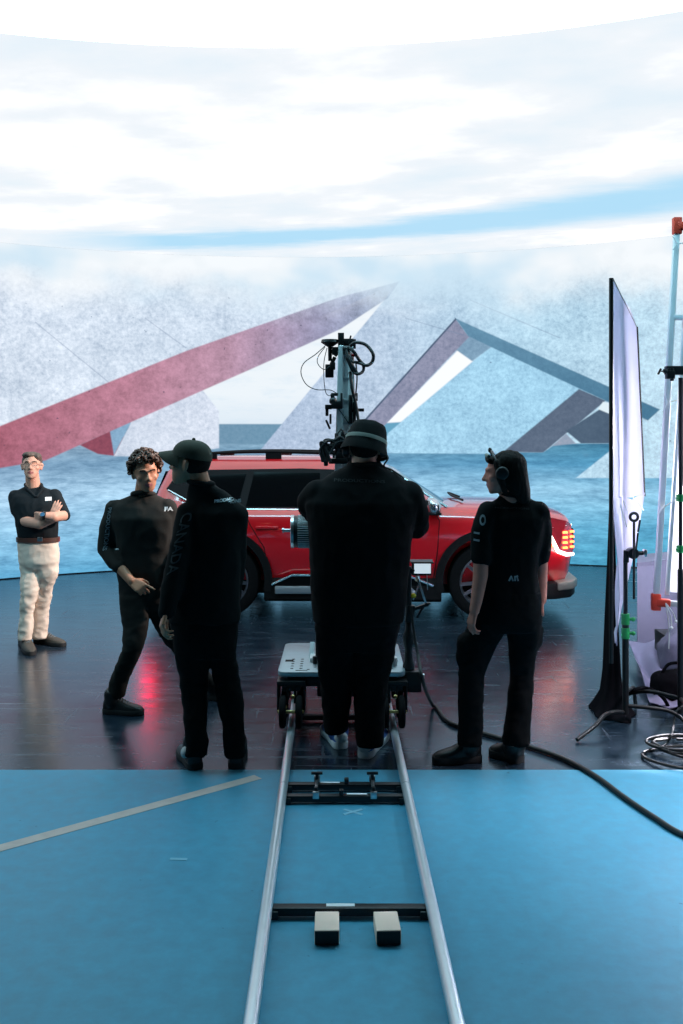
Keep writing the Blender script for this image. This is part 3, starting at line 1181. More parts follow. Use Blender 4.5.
# windscreen, bonnet lines, rear window
mb = MB()
rs = []
for z in (1.115, 1.18, 1.28, 1.38, 1.48):
    r = gh_ring(z, 0.006)[0:9]
    rs.append([C(*p) for p in r])
mb.rings(rs, closed=False, cap=False)
mb.build('windscreen', M_wind, car)
mb = MB()
for w in (0.5,):
    mb.tube([C(1.12, -0.55, 1.15), C(1.05, 0.0, 1.165), C(1.05, 0.45, 1.17)], 0.012, 6)
    mb.tube([C(1.14, 0.05, 1.15), C(1.06, 0.45, 1.17)], 0.010, 6)
mb.build('wiper', M_blackp, car)
mb = MB()
for z in (1.10, 1.42):
    pass
mb.rings([[C(x - 0.02, y, z) for x, y, z in ((gh_at(1.12)[2] - 0.02, -0.6, 1.12), (gh_at(1.12)[2] - 0.025, 0.6, 1.12), (gh_at(1.44)[2] - 0.02, 0.52, 1.44), (gh_at(1.44)[2] - 0.02, -0.52, 1.44))],
          [C(x + 0.02, y, z) for x, y, z in ((gh_at(1.12)[2], -0.6, 1.12), (gh_at(1.12)[2], 0.6, 1.12), (gh_at(1.44)[2], 0.52, 1.44), (gh_at(1.44)[2], -0.52, 1.44))]])
mb.build('rear_window', M_glass, car, smooth=False)
# bumper, skid plate and grille
mb = MB()
mb.rings([[C(x, y, z) for x, y in ((1.80, -0.925), (2.00, -0.88), (2.17, -0.76), (2.25, -0.55), (2.27, 0), (2.25, 0.55), (2.17, 0.76), (2.00, 0.88), (1.80, 0.925), (1.80, 0))] for z in (0.20, 0.36)])
mb.build('front_bumper', M_blackp, car, bevel=0.02)
mb = MB()
mb.rings([[C(x, y, z) for x, y in ((2.02, -0.885), (2.19, -0.77), (2.275, -0.55), (2.292, 0), (2.275, 0.55), (2.19, 0.77), (2.02, 0.885), (1.94, 0))] for z in (0.285, 0.365)])
mb.build('skid_plate', M_skid, car, bevel=0.012)
mb = MB()
mb.box(C(2.205, 0, 0.75), (0.05, 1.05, 0.24))
mb.build('grille', M_blackp, car, bevel=0.02)
mb = MB()
mb.box(C(-2.06, 0, 0.42), (0.16, 1.5, 0.24))
mb.build('rear_bumper', M_blackp, car, bevel=0.03)
# underside
mb = MB()
mb.box(C(0, 0, 0.27), (3.9, 1.15, 0.14))
mb.build('underbody', M_blackp, car, bevel=0.02)
# ------------------------------------------------------------------ people
M_skin = mat('skin', srgb(214, 160, 138), 0.5, spec=0.4, vary=0.06, scale=30)
M_skin2 = mat('skin_tan', srgb(190, 128, 100), 0.5, spec=0.4, vary=0.06, scale=30)
M_skin3 = mat('skin_rose', srgb(196, 122, 106), 0.55, spec=0.25, vary=0.06, scale=30)
M_lip = mat('lip', srgb(170, 100, 96), 0.5)
M_eye = mat('eye_white', srgb(225, 225, 225), 0.2)
M_iris = mat('iris', srgb(45, 35, 30), 0.2)
M_hair_dark = mat('hair_dark_brown', srgb(26, 18, 15), 0.75, spec=0.15, vary=0.35, scale=60, bump=0.5, bscale=80, stretch=(1, 1, 0.2))
M_hair_curl = mat('hair_curly_brown', srgb(78, 50, 36), 0.5, vary=0.4, scale=50)
M_hair_grey = mat('hair_brown_grey', srgb(92, 78, 70), 0.6, vary=0.3, scale=70)
M_black = mat('black_cloth', (0.0035, 0.0042, 0.0048, 1), 0.9, spec=0.12, vary=0.25, scale=12, bump=0.15, bscale=220)
M_black2 = mat('black_jersey', (0.005, 0.006, 0.0065, 1), 0.9, spec=0.15, vary=0.2, scale=12, bump=0.12, bscale=200)
M_brownblk = mat('faded_black_cotton', (0.022, 0.020, 0.018, 1), 0.9, spec=0.2, vary=0.25, scale=10, bump=0.15, bscale=160)
M_navy = mat('dark_teal_black_polo', (0.008, 0.013, 0.017, 1), 0.85, spec=0.25, vary=0.2, bump=0.1, bscale=200)
M_khaki = mat('khaki_cotton', srgb(232, 214, 198), 0.9, spec=0.2, vary=0.08, scale=9, bump=0.12, bscale=120)
M_leather = mat('brown_leather', srgb(80, 52, 44), 0.5, vary=0.2)
M_boot = mat('black_leather', (0.010, 0.010, 0.011, 1), 0.42, vary=0.2, bump=0.1, bscale=60)
M_sole = mat('black_rubber_sole', (0.012, 0.012, 0.013, 1), 0.75)
M_hike = mat('hiking_shoe_grey', srgb(70, 66, 60), 0.75, vary=0.35, scale=40)
M_white = mat('white_print', srgb(225, 228, 230), 0.7, vary=0.04)
M_greyprint = mat('grey_print', srgb(110, 122, 130), 0.7, vary=0.04)
M_faint = mat('faint_print', srgb(46, 50, 54), 0.7, vary=0.04)
M_cap = mat('olive_cap_cloth', srgb(58, 56, 44), 0.9, vary=0.2, scale=40, bump=0.15, bscale=200)
M_hatband = mat('hat_band_grey', srgb(120, 124, 116), 0.85)
M_metal = mat('steel', (0.55, 0.56, 0.58, 1), 0.3, metal=1.0)
M_sneakw = mat('sneaker_white', srgb(215, 215, 218), 0.6, vary=0.06)
M_sneakb = mat('sneaker_blue', srgb(46, 84, 150), 0.6, vary=0.2)
M_heel = mat('heel_grey_patch', srgb(165, 170, 172), 0.6)


def facing(yaw, pitch=0.0, roll=0.0):
    """local +Y is where the face looks; yaw 0 looks away down the stage, 180 looks at the tripod, 90 looks left"""
    return (Matrix.Rotation(R(yaw), 3, 'Z') @ Matrix.Rotation(R(pitch), 3, 'X') @ Matrix.Rotation(R(roll), 3, 'Y')).to_4x4()


class Person:
    def __init__(s, px, py, label):
        s.Y0 = on_floor(px, py).y
        s.base = on_floor(px, py)
        s.root = thing('person', s.base, label, 'person')
        s.body = MB()

    def P(s, px, py, d=0.0):
        return at(px, py, s.Y0 + d)

    def px(s, n):
        return n * s.Y0 / F

    def arm(s, pts):
        """pts: (px, py, d, r)"""
        return [s.P(a, b, c) for a, b, c, r in pts], [r for a, b, c, r in pts]

    def secs(s, rows, shrink=0.0):
        """rows: (xl, xr, y, d, depth ratio) read across the figure, top to bottom or bottom to top"""
        out = []
        for xl, xr, y, d, k in rows:
            a = (xr - xl) / 2 * (s.Y0 + d) / F - shrink
            out.append((s.P((xl + xr) / 2, y, d), a, max(0.01, a * k if k < 3 else k - 3 - shrink)))
        return out

    def head(s, c, M3, size=0.225):
        k = size / 0.23
        M = Matrix.Translation(c) @ M3 @ Matrix.Scale(k, 4)
        s.HM = M
        b = MB()
        Rm = Matrix.Identity(3)
        b.ball((0, -0.012, 0.028), (0.076, 0.097, 0.087))
        b.loft([((0, 0.062, -0.113), 0.022, 0.020), ((0, 0.050, -0.098), 0.042, 0.040), ((0, 0.036, -0.068), 0.056, 0.058), ((0, 0.024, -0.03), 0.064, 0.071),
                ((0, 0.014, 0.0), 0.070, 0.079), ((0, 0.004, 0.035), 0.073, 0.088)], e=2.2)
        b.limb([(0, 0.083, 0.020), (0, 0.099, -0.008), (0, 0.110, -0.027)], [0.009, 0.0105, 0.0135])
        for sx in (-1, 1):
            b.ball((sx * 0.0115, 0.097, -0.031), 0.0095)
            b.ball((sx * 0.042, 0.058, -0.022), (0.025, 0.026, 0.024))
            b.ball((sx * 0.078, -0.008, -0.004), (0.010, 0.021, 0.033), Matrix.Rotation(sx * 0.35, 3, 'Z'))
            b.ball((sx * 0.084, -0.014, 0.012), (0.010, 0.018, 0.019), Matrix.Rotation(sx * 0.5, 3, 'Z'))
        b.limb([(-0.046, 0.074, 0.026), (-0.02, 0.087, 0.026), (0, 0.088, 0.022), (0.02, 0.087, 0.026), (0.046, 0.074, 0.026)], [0.010, 0.0115, 0.010, 0.0115, 0.010])
        b.limb([(-0.023, 0.086, -0.060), (0, 0.0955, -0.057), (0.023, 0.086, -0.060)], [0.005, 0.0068, 0.005])
        b.limb([(-0.019, 0.084, -0.0695), (0, 0.092, -0.071), (0.019, 0.084, -0.0695)], [0.005, 0.0075, 0.005])
        b.ball((0, 0.072, -0.099), (0.021, 0.019, 0.016))
        for v in b.bm.verts:
            v.co = M @ v.co
        s._merge(b)
        return M

    def _merge(s, b, dst=None):
        me = bpy.data.meshes.new('tmp')
        b.bm.to_mesh(me)
        b.bm.free()
        (dst or s.body).bm.from_mesh(me)
        bpy.data.meshes.remove(me)

    def neck(s, p0, p1, r0=0.062, r1=0.056):
        s.body.limb([p0, p1], [r0, r1])

    def hand(s, w, d, n, thumb, curl=0.35, size=1.0, spread=0.06, point=False):
        """w wrist, d along the hand, n out of the palm, thumb +1/-1 side, curl per joint in radians"""
        d = Vector(d).normalized()
        n = Vector(n)
        n = (n - d * n.dot(d)).normalized()
        t = d.cross(n).normalized() * thumb            # towards the thumb
        b = s.body
        k = size
        w = Vector(w)
        for i in range(5):                             # palm as a row of soft beams
            o = t * (0.032 - 0.016 * i) * k
            b.limb([w + o * 0.55 + d * 0.008 * k, w + o + d * (0.088 - 0.004 * abs(i - 1)) * k], [0.0145 * k, 0.0125 * k], 10)
        L = [(0.040, 0.024, 0.020), (0.044, 0.028, 0.021), (0.041, 0.026, 0.020), (0.032, 0.020, 0.018)]
        for i in range(4):
            o = t * (0.031 - 0.0205 * i) * k
            p = w + o + d * (0.090 - 0.005 * abs(i - 1)) * k
            ang = (0.05 if point and i == 0 else curl * (0.8 + 0.12 * i))
            dd = (d + t * spread * (1.5 - i)).normalized()
            pts, rr = [p], [0.0098 * k]
            a = 0.0
            for j, l in enumerate(L[i]):
                a += ang
                p = p + (dd * math.cos(a) + n * math.sin(a)) * l * k
                pts.append(p)
                rr.append((0.0092, 0.0086, 0.0076)[j] * k)
            b.limb(pts, rr, 10)
        p0 = w + t * 0.022 * k + d * 0.022 * k + n * 0.006 * k
        p1 = p0 + (t * 0.7 + d * 0.6 + n * 0.35).normalized() * 0.038 * k
        p2 = p1 + (t * 0.25 + d * 0.9 + n * 0.35).normalized() * 0.030 * k
        p3 = p2 + (d * 0.9 + n * 0.45).normalized() * 0.024 * k
        b.limb([p0, p1, p2, p3], [0.0145 * k, 0.0115 * k, 0.0105 * k, 0.0085 * k], 10)

    def finish_body(s, skin, voxel=0.006):
        o = s.body.fuse('body', [skin, M_lip], s.root, voxel=voxel, smooth=2, fac=0.4)
        Mi = s.HM.inverted()
        for p in o.data.polygons:
            q = Mi @ p.center
            if abs(q.x) < 0.026 and q.y > 0.078 and -0.078 < q.z < -0.052 and (q.x / 0.026) ** 2 + ((q.z + 0.065) / 0.013) ** 2 < 1:
                p.material_index = 1
        return o

    def eyes(s):
        for sx in (-1, 1):
            mb = MB()
            mb.ball(s.HM @ Vector((sx * 0.031, 0.0705, 0.004)), 0.0125 * 0.97)
            e = mb.build('eye', M_eye, s.root)
            mb = MB()
            mb.ball(s.HM @ Vector((sx * 0.031, 0.0800, 0.004)), 0.0052)
            mb.build('iris', M_iris, e)

    def brows(s, m):
        for sx in (-1, 1):
            mb = MB()
            mb.tube(spline([s.HM @ Vector(p) for p in ((sx * 0.014, 0.0985, 0.027), (sx * 0.031, 0.0945, 0.032), (sx * 0.048, 0.082, 0.028))], 4), 0.0042, 6)
            mb.build('eyebrow', m, s.root)

    def shoe(s, heel, toe, w, m_up, m_sole, hgt=0.10, ankle=None, ankle_r=0.055, laces=None, sole_h=0.028, boot=False):
        heel, toe = Vector(heel), Vector(toe)
        heel.z = toe.z = 0
        L = (toe - heel).length
        d = (toe - heel).normalized()
        sd = Vector((-d.y, d.x, 0))
        up = Vector((0, 0, 1))
        prof = [(0.0, 0.50, 0.62), (0.04, 0.72, 0.80), (0.14, 0.80, 1.0), (0.30, 0.78, 0.98), (0.45, 0.84, 0.78), (0.60, 0.97, 0.60), (0.75, 1.0, 0.50), (0.88, 0.88, 0.42), (0.96, 0.62, 0.34), (1.0, 0.34, 0.24)]
        mb = MB()
        rs = []
        for t, ww, hh in prof:
            c = heel + d * (t * L) + up * 0.012
            a, hgt2 = ww * w / 2, hh * hgt
            ring = []
            for k in range(16):
                th = PI * k / 15
                ring.append(c + sd * math.copysign(abs(math.cos(th)) ** 0.6, math.cos(th)) * a + up * (math.sin(th) ** 0.75) * hgt2)
            ring += [c - sd * a * 0.5, c + sd * a * 0.5]
            rs.append(ring)
        mb.rings(rs)
        if ankle is not None:
            mb.limb([heel + d * 0.22 * L + up * hgt * 0.7, heel + d * 0.20 * L + up * (hgt + 0.015)], [ankle_r, ankle_r * 0.97])
        o = mb.fuse('boot' if boot else 'shoe', m_up, s.root, voxel=0.007, smooth=3)
        mb = MB()
        rs = []
        for z, g in ((0.0, 0.96), (0.004, 1.0), (sole_h, 1.0), (sole_h + 0.003, 0.97)):
            ring = []
            pr = [(-0.015, 0.35), (0.0, 0.56), (0.04, 0.78), (0.14, 0.86), (0.30, 0.82), (0.45, 0.86), (0.60, 1.0), (0.75, 1.05), (0.88, 0.94), (0.96, 0.70), (1.0, 0.46), (1.015, 0.2)]
            for t, ww in pr:
                ring.append(heel + d * t * L + sd * ww * w / 2 * g + up * z)
            for t, ww in reversed(pr):
                ring.append(heel + d * t * L - sd * ww * w / 2 * g + up * z)
            rs.append(ring)
        mb.rings(rs)
        mb.build('sole', m_sole, o, angle=50)
        if laces:
            mb = MB()
            for k in range(5):
                t = 0.40 + 0.065 * k
                hh = lerp(0.86, 0.54, k / 4) * hgt + 0.014
                c = heel + d * t * L + up * hh
                mb.tube(spline([c - sd * w * 0.24 - up * 0.012, c + up * 0.004, c + sd * w * 0.24 - up * 0.012], 4), 0.0035, 6)
            mb.build('laces', laces, o)
        return o

    def garment(s, name, m, loft_rows, limbs, voxel=0.011, smooth=4, amp=0.006, f=(9, 9, 5), seed=0.0, grow=0.0, extra=None, where=None):
        mb = MB()
        for rows in loft_rows:
            mb.loft(s.secs(rows, -grow))
        for pts, rad in limbs:
            mb.limb(pts, [r + grow for r in rad])
        if extra:
            extra(mb)
        o = mb.fuse(name, m, s.root, voxel=voxel, smooth=smooth)
        folds(o, amp, f, seed, where)
        return o


# ---------------------------------------------------------------- 1: man with crossed arms by the wall
p = Person(33, 649, 'man in dark polo and khaki trousers standing with arms crossed, bespectacled')
hc = p.P(31.8, 466.3, 0.0)
p.head(hc, facing(180 + 12, 8, 0), 0.225)
p.neck(p.P(33.5, 489, 0.04), p.P(32, 474, 0.02))
torso = [(17, 58, 549, 0.0, 0.62), (18.5, 57, 538, 0.0, 0.62), (17, 57.5, 527, -0.01, 0.66), (14.5, 58, 514, -0.01, 0.64), (13, 58, 503, 0.0, 0.58), (12, 57, 496, 0.02, 0.52), (19, 50, 489.5, 0.04, 0.55), (27, 40, 485.5, 0.045, 0.8)]
p.body.loft(p.secs(torso, 0.015))
armR = p.arm([(15.5, 497, 0.03, 0.060), (18, 510, -0.02, 0.058), (23.5, 521, -0.08, 0.050)])
armL = p.arm([(54.5, 496, 0.03, 0.060), (60, 507, -0.03, 0.056), (65, 515.5, -0.10, 0.046)])
fR = p.arm([(23.5, 521, -0.08, 0.044), (40, 524, -0.22, 0.042), (52, 520, -0.20, 0.030)])
fL = p.arm([(65, 515.5, -0.10, 0.043), (54, 517, -0.24, 0.042), (42, 515.5, -0.27, 0.029)])
for a in (armR, armL, fR, fL):
    p.body.limb(a[0], [r - 0.006 for r in a[1]] if a in (armR, armL) else a[1])
p.hand(fR[0][-1], (p.P(57, 505, -0.17) - fR[0][-1]), (0.2, 0.6, 0.1), 1, 0.15, 0.95)
p.hand(fL[0][-1], (p.P(30, 518, -0.16) - fL[0][-1]), (0, 1, 0), 1, 0.3, 0.95)
legsL = [(19.5, 41, 556, 0, 0.8), (21, 41, 572, 0, 0.85), (21.5, 37.5, 592, -0.03, 0.9), (20.5, 33, 612, -0.01, 0.95), (18.5, 31, 640, 0.0, 1.0)]
legsR = [(37, 58.5, 556, 0, 0.8), (38, 58, 572, 0, 0.85), (38, 51.5, 592, 0.06, 0.9), (33.5, 48.5, 612, 0.12, 0.95), (32, 46, 638, 0.16, 1.0)]
pelvis = [(18.8, 57.3, 537.5, 0, 0.615), (18.5, 58, 543, 0, 0.62), (18.5, 58.5, 550, 0, 0.62), (19.5, 58.5, 562, 0, 0.62), (24, 55, 569, 0, 0.6)]
for rows in (legsL, legsR, pelvis):
    p.body.loft(p.secs(rows, 0.014))
p.finish_body(M_skin)
p.eyes()
p.brows(M_hair_grey)
shirt = p.garment('polo_shirt', M_navy, [torso[1:]], [armR, armL], amp=0.008, seed=2.0)
mb = MB()
c = p.P(48.5, 498.8, 0)
tbm = bmesh.new(); tbm.from_mesh(shirt.data); tr = BVHTree.FromBMesh(tbm); tbm.free()
pts = []
for a, b in ((-3.2, 2), (3.2, 1.6), (3.2, -2), (-3.2, -1.8)):
    q = p.P(48.5 + a, 498.8 + b, -0.4)
    h = tr.ray_cast(q, (q - Vector((0, 0, H))).normalized())
    pts.append((h[0] if h[0] else q + Vector((0, 0.3, 0))) - Vector((0, 0.006, 0)))
mb.prism(pts, (0, 0.004, 0))
mb.build('chest_logo', M_white, shirt, smooth=False)
# open collar and placket
mb = MB()
mb.limb([p.P(25.5, 484.5, 0.06), p.P(27, 489, -0.03), p.P(35, 496.5, -0.085)], [0.016, 0.017, 0.010])
mb.limb([p.P(41, 484.5, 0.06), p.P(42.5, 489, -0.03), p.P(37, 496.5, -0.085)], [0.016, 0.017, 0.010])
mb.limb([p.P(25.5, 484.5, 0.06), p.P(33, 483, 0.10), p.P(41, 484.5, 0.06)], [0.016, 0.017, 0.016])
mb.fuse('collar', M_navy, shirt, voxel=0.006)
def knee(pt):
    return 1.0 + 0.9 * math.exp(-((pt.z - 0.45) / 0.16) ** 2) + 0.9 * math.exp(-((pt.z - 0.12) / 0.09) ** 2)
p.garment('trousers', M_khaki, [pelvis, legsL, legsR], [], amp=0.012, f=(7, 7, 9), seed=5.0, where=knee)
mb = MB()
mb.loft(p.secs([(17.9, 58.4, 541.6, 0, 0.64), (17.7, 58.4, 537.0, 0, 0.64)], -0.008))
bt = mb.build('belt', M_leather, p.root, angle=60)
mb = MB()
b0 = p.P(40, 539.3, -0.140)
mb.box(b0, (0.045, 0.012, 0.036))
mb.build('buckle', M_metal, bt, bevel=0.004)
p.shoe(on_floor(22.5, 642), on_floor(31.5, 655.5), 0.105, M_hike, M_sole, 0.105, True, 0.056, M_greyprint)
p.shoe(on_floor(35.5, 642), on_floor(64.5, 646.5), 0.10, M_hike, M_sole, 0.10, True, 0.056, M_greyprint)
# short hair: a cap over the skull with parting volume
mb = MB()
mb.ball((0, -0.028, 0.048), (0.084, 0.094, 0.082))
mb.ball((0.02, 0.022, 0.092), (0.060, 0.062, 0.030))
mb.ball((-0.045, 0.0, 0.075), (0.036, 0.07, 0.042))
for v in mb.bm.verts:
    v.co = p.HM @ v.co
hair = mb.fuse('hair', M_hair_grey, p.root, voxel=0.006)
folds(hair, 0.006, (60, 60, 20), 3)
# spectacles
mb = MB()
for sx in (-1, 1):
    mb.torus((sx * 0.033, 0.108, 0.002), 0.021, 0.0012, Matrix.Rotation(PI / 2, 3, 'X'), 24, 6)
    mb.tube([(sx * 0.055, 0.106, 0.006), (sx * 0.080, 0.08, 0.008), (sx * 0.090, 0.0, 0.008)], 0.002, 6)
mb.tube([(-0.011, 0.109, 0.006), (0, 0.113, 0.009), (0.011, 0.109, 0.006)], 0.002, 6)
for v in mb.bm.verts:
    v.co = p.HM @ v.co
mb.build('spectacles', M_boot, p.root)
# wrist watch
mb = MB()
wq = fL[0][-1]
dx = (fL[0][-1] - fL[0][-2]).normalized()
mb.tube([wq - dx * 0.026, wq - dx * 0.004], 0.036, 20)
wt = mb.build('watch', M_boot, p.root)
mb = MB()
mb.cyl(wq - dx * 0.015 + Vector((0, -0.034, 0.012)), wq - dx * 0.015 + Vector((0, -0.044, 0.016)), 0.017)
mb.build('watch_face', mat('watch_blue', srgb(60, 110, 150), 0.3), wt)

# ---------------------------------------------------------------- 2: curly young man, striding
p = Person(125, 713, 'curly-haired man in black sweatshirt striding and pointing down, looking at the capped man')
p.head(p.P(145.5, 473.5, 0.0), facing(180 + 22, -4, 4), 0.228)
p.neck(p.P(143, 500, 0.03), p.P(145, 482, 0.02))
torso = [(119, 168, 585, 0.02, 0.62), (117, 169.5, 572, 0.02, 0.64), (118, 169.5, 555, 0.01, 0.62), (116, 171, 535, 0.0, 0.62), (111, 173, 518, 0.0, 0.58), (110.5, 172, 507, 0.02, 0.52), (122, 163, 499, 0.03, 0.56), (134, 153, 494, 0.035, 0.85)]
p.body.loft(p.secs(torso, 0.016))
armR = p.arm([(115, 510, 0.02, 0.066), (109, 530, 0.03, 0.062), (106.5, 549, 0.03, 0.056), (112, 559, -0.02, 0.052), (118, 566, -0.06, 0.046)])
armL = p.arm([(167, 509, 0.02, 0.066), (169.5, 530, 0.05, 0.060), (171, 552, 0.03, 0.052), (173, 570, -0.04, 0.046)])
fR = p.arm([(106.5, 549, 0.03, 0.044), (119, 566, -0.06, 0.038), (131, 581, -0.12, 0.027)])
fL = p.arm([(171, 552, 0.03, 0.04), (175, 578, -0.06, 0.028)])
p.body.limb(armR[0][:3], [r - 0.012 for r in armR[1][:3]])
p.body.limb(armL[0], [r - 0.012 for r in armL[1]])
p.body.limb(*fR)
p.body.limb(*fL)
p.hand(fR[0][-1], (p.P(148, 592, -0.16) - fR[0][-1]), (0.1, 0.8, -0.5), 1, 0.75, 0.95, point=True)
p.hand(fL[0][-1], (0.05, -0.1, -1), (-1, 0.2, 0), 1, 0.4, 0.95)
pelvis = [(119, 166, 578, 0.02, 0.62), (119, 167, 590, 0.02, 0.62), (120, 167, 602, 0.03, 0.60), (125, 163, 610, 0.03, 0.58)]
legsL = [(119.5, 149, 596, 0.0, 0.85), (121, 149, 614, -0.02, 0.85), (123.5, 146, 632, -0.05, 0.9), (123.5, 142.5, 648, -0.07, 0.92), (116, 135.5, 664, -0.04, 0.95), (109.5, 127.5, 682, 0.0, 0.95), (106.5, 123.5, 697, 0.02, 1.0)]
legsR = [(140, 167, 598, 0.04, 0.85), (149, 174, 615, 0.06, 0.85), (160, 182, 635, 0.10, 0.88), (172, 192, 650, 0.16, 0.9), (188, 206, 668, 0.24, 0.95), (201, 217, 685, 0.30, 1.0)]
for rows in (legsL, legsR, pelvis):
    p.body.loft(p.secs(rows, 0.014))
p.finish_body(M_skin2)
p.eyes()
p.brows(M_hair_dark)
shirt = p.garment('sweatshirt', M_brownblk, [torso], [armR, armL], amp=0.012, f=(8, 8, 4), seed=1.0)
lettering('chest_logo', 'FA', shirt, p.P(164, 511, -0.2), (1, 0, 0), (0, 0, 1), (0, 1, 0), 0.036, M_white, shirt, 0.0012, font_scale=(1.25, 1))
lettering('sleeve_print', 'PRODUCTIONS', shirt, p.P(107.0, 529, -0.04), (p.P(104.5, 549) - p.P(110, 509)), (1, 0, 0.15), (0.25, 1, 0), 0.040, M_greyprint, shirt, 0.0006)
mb = MB()
mb.torus(p.P(143.5, 494.5, 0.03), 0.068, 0.017, Matrix.Rotation(R(-12), 3, 'X'), 28, 10)
mb.build('collar', M_brownblk, shirt)
p.garment('trousers', M_brownblk, [pelvis, legsL, legsR], [], amp=0.009, f=(8, 8, 9), seed=9.0, where=knee)
p.shoe(on_floor(104, 712.5), on_floor(143, 714.5), 0.098, M_boot, M_sole, 0.105, True, 0.052, M_greyprint)
p2h, p2t = on_floor(205, 698), on_floor(226, 700.5)
p.shoe(p2h, p2t + (p2t - p2h) * 0.6, 0.098, M_boot, M_sole, 0.10, True, 0.052, M_greyprint)
# watch-like glint at the cuff, put in as a small white block
mb = MB()
wq = p.P(117, 549.3, -0.09)
mb.box(wq, (0.022, 0.012, 0.008))
mb.build('cuff_glint', M_white, shirt, bevel=0.003)
# curls
mb = MB()
mb.ball((0, -0.03, 0.045), (0.086, 0.092, 0.082))
rnd = random.Random(3)
for i in range(260):
    th, ph = rnd.uniform(0, 2 * PI), rnd.uniform(-0.35, 1.0)
    z = ph
    r = math.sqrt(max(0, 1 - z * z)) if z > 0 else 1.0
    x, y = r * math.cos(th), r * math.sin(th)
    if z < 0.45 and y > 0.45:
        continue
    q = Vector((x * 0.098, -0.012 + y * 0.108, 0.045 + z * 0.104))
    if z < 0.1 and y > 0.1:
        q.z += 0.02
    a = Vector((rnd.uniform(-1, 1), rnd.uniform(-1, 1), rnd.uniform(-1, 1))).normalized()
    mb.torus(q, rnd.uniform(0.012, 0.021), rnd.uniform(0.006, 0.009), a.to_track_quat('Z', 'Y').to_matrix(), 12, 6, a0=0, a1=2 * PI * 0.8)
for v in mb.bm.verts:
    v.co = p.HM @ v.co
mb.build('hair', M_hair_curl, p.root)

# ---------------------------------------------------------------- 3: man in cap, back to us
p = Person(212, 768.5, 'man in olive cap and black jacket lettered down the sleeve, seen from behind')
p.head(p.P(190, 464.5, 0.0), facing(74, 6, 0), 0.226)
p.neck(p.P(202.5, 488, 0.0), p.P(197, 474, 0.0), 0.052, 0.058)
torso = [(170, 240, 622, 0.0, 0.62), (170, 240, 600, 0.0, 0.62), (172, 240, 575, 0.0, 0.62), (175, 241, 550, 0.0, 0.62), (178, 243, 530, 0.0, 0.60), (181, 243, 513, 0.0, 0.56), (187, 238, 502, 0.01, 0.52), (188, 224, 491, 0.01, 0.62), (189.5, 214, 485, 0.005, 0.95), (191, 212, 480.5, 0.0, 0.95)]
p.body.loft(p.secs(torso, 0.018))
armL = p.arm([(189, 514, -0.02, 0.066), (183.5, 537, -0.07, 0.062), (177.5, 565, -0.09, 0.058), (171, 590, -0.13, 0.053), (166.5, 611, -0.16, 0.046)])
armR = p.arm([(235, 516, 0.0, 0.068), (235.5, 545, 0.04, 0.062), (234, 575, 0.06, 0.056), (231, 600, 0.16, 0.05)])
for a in (armL, armR):
    p.body.limb(a[0], [r - 0.014 for r in a[1]])
p.hand(armL[0][-1] + Vector((0, 0, 0.005)), (p.P(160, 634, -0.19) - armL[0][-1]), (0.9, 0.3, 0.1), -1, 0.62, 0.98)
p.hand(armR[0][-1], (-0.1, 0.4, -1), (-1, 0, 0), 1, 0.5, 0.98)
pelvis = [(170, 238, 606, 0.0, 0.60), (171, 237.5, 625, 0.0, 0.62), (173, 236.5, 642, 0.0, 0.62), (178, 234, 656, 0.0, 0.58)]
legsL = [(171.5, 208, 632, 0.0, 0.85), (176, 209, 655, 0.0, 0.85), (179.5, 208.5, 672, 0.02, 0.88), (182, 207, 697, 0.01, 0.95), (184, 207, 720, -0.02, 0.98), (185.5, 207.5, 745, -0.04, 0.95), (185, 207.5, 755, -0.04, 0.95)]
legsR = [(205, 237, 632, 0.0, 0.85), (209, 236, 655, 0.01, 0.85), (214, 239, 680, 0.02, 0.9), (219.5, 243, 705, 0.01, 0.95), (222.5, 244.5, 728, -0.01, 0.98), (225, 244, 748, -0.03, 0.95), (225.5, 244, 756, -0.03, 0.95)]
for rows in (legsL, legsR, pelvis):
    p.body.loft(p.secs(rows, 0.015))
p.finish_body(M_skin2)
p.eyes()
jacket = p.garment('jacket', M_black2, [torso], [armL, armR], amp=0.011, f=(7, 7, 4), seed=4.0)
lettering('sleeve_print', 'CANADA', jacket, p.P(179.5, 543, -0.12), (p.P(170, 578, -0.1) - p.P(186.5, 512, -0.03)), (1, 0, 0.2), (0.35, 1, 0), 0.078, M_faint, jacket, 0.001)
lettering('back_print', 'PRODUCTIONS', jacket, p.P(224.5, 502.5, -0.3), (1, 0, 0.12), (0, 0.35, 1), (0, 1, 0), 0.024, M_white, jacket, 0.0012)
mb = MB()
mb.torus(p.P(201, 482.5, 0.0), 0.064, 0.013, Matrix.Rotation(R(6), 3, 'Y'), 28, 10)
mb.build('collar', M_black2, jacket)
p.garment('trousers', M_black, [pelvis, legsL, legsR], [], amp=0.010, f=(8, 8, 8), seed=11.0, where=knee)
s1 = p.shoe(on_floor(196, 770), on_floor(184, 758) + Vector((-0.02, 0.10, 0)), 0.108, M_boot, M_sole, 0.115, True, 0.060, None, boot=True)
s2 = p.shoe(on_floor(236, 769.5), on_floor(233, 757) + Vector((0.02, 0.10, 0)), 0.105, M_boot, M_sole, 0.115, True, 0.060, None, boot=True)
mb = MB()
mb.ball(p.P(185.5, 752, -0.01), (0.026, 0.05, 0.03))
mb.fuse('side_patch', M_heel, s1, voxel=0.006)
# short hair under the cap
mb = MB()
mb.ball((0, -0.030, 0.022), (0.081, 0.086, 0.082))
for v in mb.bm.verts:
    v.co = p.HM @ v.co
hair = mb.fuse('hair', M_hair_dark, p.root, voxel=0.006)
folds(hair, 0.003, (70, 70, 70), 3)
